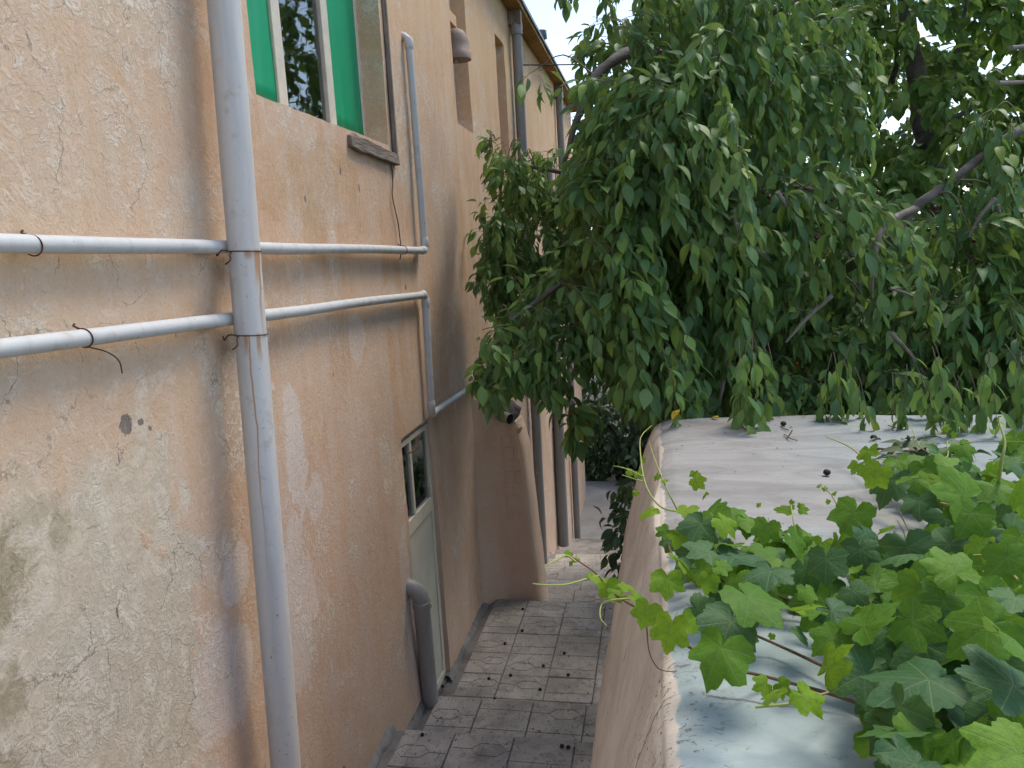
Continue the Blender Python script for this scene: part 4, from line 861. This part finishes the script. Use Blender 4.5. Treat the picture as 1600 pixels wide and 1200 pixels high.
def gleaf(px, py, wpx, tone, tip=None, h=.06, flat=None, depth=None):
    p = at(px, py, depth) if depth else onz(px, py, TOPZ+h)
    dep = p.dot(fw); size = wpx*dep/FPX/1.52
    tc = (-p).normalized(); flat = random.uniform(.25, .75) if flat is None else flat
    n = (Vector((0,0,1))*flat + tc*(1-flat) + Vector((random.gauss(0,.42), random.gauss(0,.42), random.gauss(0,.15)))).normalized()
    tip = random.uniform(20, 160) if tip is None else tip+random.gauss(0, 8)
    d = rt*math.cos(R(tip)) - up*math.sin(R(tip)); d = (d-n*d.dot(n)).normalized()
    y = n.cross(d); o = bpy.data.objects.new('leaf', random.choice(GM[tone])); C.objects.link(o); o.parent = vine
    c = p - d*size*.3
    o.matrix_basis = Matrix([[d[r]*size, y[r]*size, n[r]*size, c[r]-vo[r]] for r in range(3)]+[[0,0,0,1]])
HL = '''1012,802,34,y,110,.14;1073,800,36,y,95,.10;1035,832,26,m,150,.08;1045,852,30,d,100,.05;1112,795,46,m,60,.10;1090,828,62,d,95,.13;1098,862,66,d,110,.15;1137,822,48,y,60,.16;1152,805,34,m,40,.10;1176,818,48,m,70,.12;1196,832,44,m,100,.13;1226,830,44,m,80,.10;1246,852,54,m,60,.12;1165,872,84,d,55,.14;1202,900,76,d,80,.14;1130,886,32,m,20,.18;1103,912,36,y,110,.16;1075,895,44,d,120,.06;1150,912,50,m,60,.12;1120,925,44,d,110,.06;1043,915,54,y,85,.14;978,915,26,y,-80,.12;1000,937,36,y,60,.12;962,930,32,y,120,.10;938,906,42,y,100,.10;952,925,38,y,70,.10;1008,962,48,y,100,.13;1046,992,66,y,95,.15;1080,975,40,y,40,.15;1100,957,54,d,20,.08;1185,946,104,m,85,.17;1137,985,96,d,105,.11;1118,1028,96,m,100,.13;1223,796,32,m,170,.14;1256,795,20,y,10,.14;1330,812,68,m,115,.13;1303,772,14,y,80,.16;1293,785,10,y,100,.15;1336,732,24,y,110,.10;1356,710,36,y,60,.12;1366,745,48,y,120,.13;1386,762,74,d,110,.09;1430,757,58,m,70,.11;1452,742,48,m,50,.11;1437,792,56,d,90,.08;1495,772,96,m,190,.24;1512,812,70,m,100,.20;1570,722,66,d,40,.16;1546,737,40,y,100,.18;1590,772,60,y,90,.26;1480,822,66,d,80,.10;1550,822,70,d,100,.12;1482,880,84,m,250,.26;1530,856,36,y,40,.2;1578,885,74,m,80,.25;1362,845,74,d,60,.12;1425,872,86,d,70,.13;1382,828,32,y,100,.14;1306,856,48,m,70,.12;1290,886,66,d,90,.15;1252,872,46,m,80,.12;1375,906,54,m,40,.15;1340,930,50,d,60,.14;1402,926,66,m,100,.17;1432,932,76,m,85,.2;1502,916,70,m,110,.2;1262,930,36,m,100,.14;1365,965,96,m,15,.2;1442,980,80,m,40,.2;1522,992,120,m,170,.24;1585,940,74,d,100,.26;1290,1002,66,m,150,.15;1252,995,36,d,110,.1;1302,1030,78,y,5,.17;1205,1088,46,y,110,.13;1190,1072,34,y,160,.12;1225,1075,34,y,30,.12;1266,1096,58,y,70,.15;1335,1060,96,d,150,.14;1425,1070,158,d,112,.18;1452,1030,116,d,60,.15;1400,1012,90,d,100,.15;1558,1062,140,d,195,.24;1585,1120,140,d,110,.18;1482,1170,70,m,110,.18;1462,1120,76,d,70,.10;1570,1185,130,m,150,.27;1530,1150,110,d,90,.13;1600,1010,110,m,90,.28;1540,1010,90,d,100,.18;1480,1010,90,d,60,.16;1360,1110,60,d,110,.08;1265,900,60,d,70,.12;1320,890,54,m,120,.14;1220,865,52,d,60,.1;1190,862,46,m,110,.14;1140,850,44,m,30,.15;1070,870,40,d,130,.07;1345,870,60,d,80,.12;1400,890,60,d,100,.14;1455,900,66,m,70,.18;1545,950,90,m,80,.24;1470,950,80,m,120,.2;1310,960,66,d,70,.13;1270,960,44,m,110,.13;1590,850,66,m,60,.26;1520,740,48,m,120,.16;1560,770,60,m,80,.18;1405,725,44,m,60,.1;1470,715,46,d,100,.1;1510,705,40,m,70,.12;1585,690,44,m,60,.14;1345,990,66,d,120,.13;1400,960,70,m,60,.17'''
for r_ in HL.split(';'):
    q = r_.split(','); gleaf(float(q[0]), float(q[1]), float(q[2]), q[3], float(q[4]), float(q[5]))
MASS = [(1050,850),(1100,805),(1200,825),(1300,850),(1420,860),(1480,780),(1380,760),(1400,735),(1500,715),(1640,700),(1640,1240),(1440,1240),(1370,1120),(1310,1040),(1330,990),(1240,940),(1160,930),(1090,905)]
k = 0
while k < 250:
    a, b = random.uniform(1040,1640), random.uniform(700,1240)
    if not inside(MASS, a, b): continue
    k += 1; s_ = 38+.12*(b-700)+(a-1050)*.035; gleaf(a, b, s_*random.uniform(.7,1.2), random.choice('ddmmmy'), None, random.uniform(.02,.11)+.09*(a > 1380)*random.random(), random.uniform(.35,.9))
# canes and shoots
def vtube(pts, r0_, r1, mat, name='stem', n=6):
    P = bez([onz(a, b, TOPZ+h) for a, b, h in pts], 6); MB().tube(P, list(np.linspace(r0_, r1, len(P))), n).build(name, mat, vine)
vtube([(1760,1050,.10),(1560,1010,.05),(1400,980,.04),(1260,945,.03),(1190,925,.05),(1120,905,.06),(1060,880,.06),(1040,840,.05)], .0045, .0022, M['cane'])
vtube([(1400,1120,.02),(1300,1085,.015),(1200,1058,.02),(1130,1040,.08),(1060,1000,.12),(1010,960,.11),(960,928,.10),(930,895,.10),(890,868,.10)], .0032, .0015, M['cane'])
vtube([(1760,1180,.08),(1500,1130,.03),(1350,1070,.03),(1220,1010,.02),(1150,980,.05)], .0045, .002, M['cane'])
vtube([(1760,900,.10),(1600,820,.08),(1450,780,.06),(1370,735,.06),(1330,700,.07),(1290,682,.08)], .006, .0015, M['shoot'])
vtube([(1060,800,.06),(1030,790,.08),(1008,755,.12),(1000,700,.17),(1003,680,.18),(1018,665,.17)], .0028, .0012, M['shoot'], 'shoot')
vtube([(1060,800,.06),(1040,760,.12),(1022,715,.15),(1014,690,.17)], .0025, .001, M['shoot'], 'shoot')
vtube([(1262,890,.06),(1248,850,.10),(1240,815,.14),(1236,790,.16)], .0024, .0014, M['shoot'], 'shoot')
vtube([(1340,850,.06),(1318,810,.12),(1300,775,.16),(1282,758,.18)], .0022, .001, M['shoot'], 'shoot')
vtube([(1180,1105,.06),(1240,1098,.07),(1300,1080,.05)], .0022, .0018, M['shoot'], 'shoot')
vtube([(1560,760,.18),(1565,720,.26),(1570,690,.30),(1560,655,.34),(1565,650,.35)], .004, .0015, M['shoot'], 'shoot')
vtube([(1440,735,.06),(1490,700,.12),(1530,690,.16),(1600,690,.18)], .002, .0012, M['shoot'], 'shoot')
vtube([(1480,690,.1),(1478,715,.12),(1440,700,.12),(1425,670,.16),(1420,662,.17)], .002, .001, M['shoot'], 'tendril')
vtube([(1500,870,.2),(1550,870,.22),(1590,905,.24)], .0025, .002, M['shoot'], 'shoot')
vtube([(935,900,.10),(915,905,.11),(885,913,.12),(855,914,.13),(832,912,.14)], .0024, .001, M['shoot'], 'tendril')
vtube([(900,878,.1),(885,868,.11),(868,876,.12),(850,884,.13)], .0026, .001, M['shoot'], 'tendril')
vtube([(985,935,.11),(955,938,.11),(940,945,.10),(938,965,.09),(948,978,.08)], .002, .001, M['shoot'], 'tendril')
vtube([(1010,975,.1),(1015,1020,.06),(1030,1045,.03),(1055,1050,.02)], .0014, .0008, M['cane'], 'tendril')
vtube([(1006,745,.13),(985,735,.15),(970,730,.16),(958,728,.16)], .0022, .001, M['shoot'], 'tendril')
vtube([(1004,752,.13),(990,748,.14),(972,742,.15)], .0018, .001, M['shoot'], 'tendril')
vtube([(1405,800,.02),(1415,820,.02),(1428,850,.015)], .002, .001, M['cane'], 'tendril')
for a, b, s_ in ((888,866,13),(893,880,10),(902,874,10),(985,738,12),(998,742,13),(992,770,10),(1005,720,10),(1025,745,12),(1038,752,12),(1085,742,13),(1092,755,24),(1100,775,14),(1280,760,8),(1290,764,8),(1185,790,8),(1180,1000,12),(1205,995,10),(1565,660,12),(1550,675,10),(1480,668,12),(1490,680,10),(1236,785,8),(1165,1020,10)):
    gleaf(a, b, s_*1.15, 'y', None, .13 if b < 800 else .09)

# ------------------------------------------------------------------ fallen fruit and leaves
CHG = 'dark cherries dropped on the tiles and steps'
def drop(px, py, z, label, group, r_=.0105):
    o = bpy.data.objects.new('fallen_cherry', CD); C.objects.link(o); p = onz(px, py, z); o.location = (p.x, p.y, z+r_*.75); o.scale = (r_, r_*1.05, r_*.85); o.rotation_euler = (0, 0, random.random()*6)
    return tag(o, label, 'cherry', group)
for a, b, lab in ((817,953,'dark fallen cherry on the landing nearest the foot of the pier'), (816,987,'dark fallen cherry on the landing, second from its far edge'), (789,1007,'dark fallen cherry on the landing tiles nearest the bare house wall'), (882,1022,'farther of two dark cherries on the landing tiles closest to the parapet'), (849,1042,'dark fallen cherry near the middle of the landing tiles'), (888,1056,'nearer of two dark cherries on the landing tiles closest to the parapet'), (798,1057,'right one of two dark cherries side by side in front of the door'), (844,1079,'dark fallen cherry near the front edge of the landing, right one'), (773,1094,'dark fallen cherry right at the front edge of the landing'), (692,1074,'dark fallen cherry on bare cement at the door threshold'), (764,1062,'left one of two dark cherries side by side in front of the door')):
    drop(a, b, Z0+.018, lab, CHG, .013)
for a, b, q in ((878,1168,'left'),(888,1170,'right')): drop(a, b, Z0+2*TR+.018, q+' one of the two dark cherries touching on the nearest step', 'cherries on the near step', .013)
drop(660,1150, Z0+2*TR+.018, 'small dark fallen fruit lying on the step nearest the house wall', 'fruit by the wall foot', .012)
def ptop(px, py):
    dg = bpy.context.evaluated_depsgraph_get(); return onz(px, py, TOPZ)
for (a, b), lab in (((1292,742), 'single dark cherry lying out in the open on the parapet top'), ((1365,687), 'dark cherry on the parapet beside the hanging cherry leaves'), ((1224,665), 'dark cherry near dry stalks at the far edge of the parapet top')):
    drop(a, b, TOPZ+.004, lab, None, .0115)
def flatleaf(px, py, z, mat, size, rot, label, cat='leaf', name='fallen_leaf', group=None):
    o = bpy.data.objects.new(name, leaf_mesh(OV[random.randint(0,3)], mat)); C.objects.link(o); p = onz(px, py, z); o.location = (p.x, p.y, z+.02*size/.1+.004)
    o.rotation_euler = (random.uniform(-.25,.25), random.uniform(-.3,.3), rot); o.scale = [size]*3; return tag(o, label, cat, group)
flatleaf(1064,645, TOPZ+.05, M['yellow'], .075, 2.6, 'bright yellow leaf on the far left corner of the parapet')
flatleaf(1125,657, TOPZ, M['yellow'], .05, .6, 'small yellow leaf lying flat at the far edge of the parapet')
flatleaf(905,1172, Z0+2*TR+.02, M['yellow'], .05, 1.0, 'small yellowish leaf on the near step by the parapet foot')
for k, (a, b) in enumerate(((640,1137),(648,1132),(655,1141))): flatleaf(a, b, Z0+TR+.02, M['drygreen'], .07, k*1.3, ('leftmost curled dry leaf in the step corner by the house wall', 'middle curled dry leaf, lying behind the two others in the step corner', 'rightmost curled dry leaf in the step corner by the house wall')[k], 'leaf', 'fallen_leaf', 'dry leaves by the house wall')
flatleaf(870,1115, Z0+TR, M['dried'], .04, .5, 'dark dry leaf scrap on the second step edge')
wp = MB().tube(bez([onz(1225,678,TOPZ+.006), onz(1235,685,TOPZ+.012), onz(1246,688,TOPZ+.006)], 4), .002, 5)
for q in ((1220,668,1232,672),(1238,672,1230,684),(1400,668,1388,665)): wp.tube([onz(q[0],q[1],TOPZ+.006), onz(q[2],q[3],TOPZ+.008)], .0022, 5)
tag(wp.build('dry_stalks', M['cane']), 'few thin dry cherry stalks at the far edge of the parapet', 'stalk')
pl_ = empty('withered_branch', onz(1440,700,TOPZ), 'withered leafy branch lying on the parapet behind the vine', 'branch')
MB().tube(bez([onz(1360,700,TOPZ+.03), onz(1430,705,TOPZ+.04), onz(1520,705,TOPZ+.03)], 5), .004, 5).build('stem', M['cane'], pl_)
wl_ = [leaf_mesh(t_, M['drygreen']) for t_ in OV]
for k in range(46):
    a, b = random.uniform(1370,1520), random.uniform(685,722); p = onz(a, b, TOPZ+random.uniform(.015,.06)); o = bpy.data.objects.new('leaf', random.choice(wl_)); C.objects.link(o); o.parent = pl_
    o.location = p-world_loc(pl_); o.rotation_euler = (random.uniform(-.5,.5), random.uniform(-.5,.5), random.uniform(0,6.28)); o.scale = [random.uniform(.06,.095)]*3
lt = MB()                                            # crumbs of plaster, stalk and leaf on the parapet
for k in range(110):
    x_, y_ = random.uniform(.06, 1.3), 3.40-1.9*random.random()**2.4; c = Vector((x_, y_, TOPZ+.004)); a = random.random()*6.28; l_ = random.uniform(.0012, .005); d = Vector((math.cos(a), math.sin(a), 0))*l_; e = Vector((-math.sin(a), math.cos(a), 0))*l_*random.uniform(.25,.8); u_ = Vector((0,0,.002))
    lt.add([c-d-e, c+d-e, c+d+e, c-d+e, c+u_], [(0,1,4),(1,2,4),(2,3,4),(3,0,4)])
tag(lt.build('litter', M['cane']), 'fine brown crumbs and leaf scraps strewn over the parapet top', 'litter', None, 'stuff')
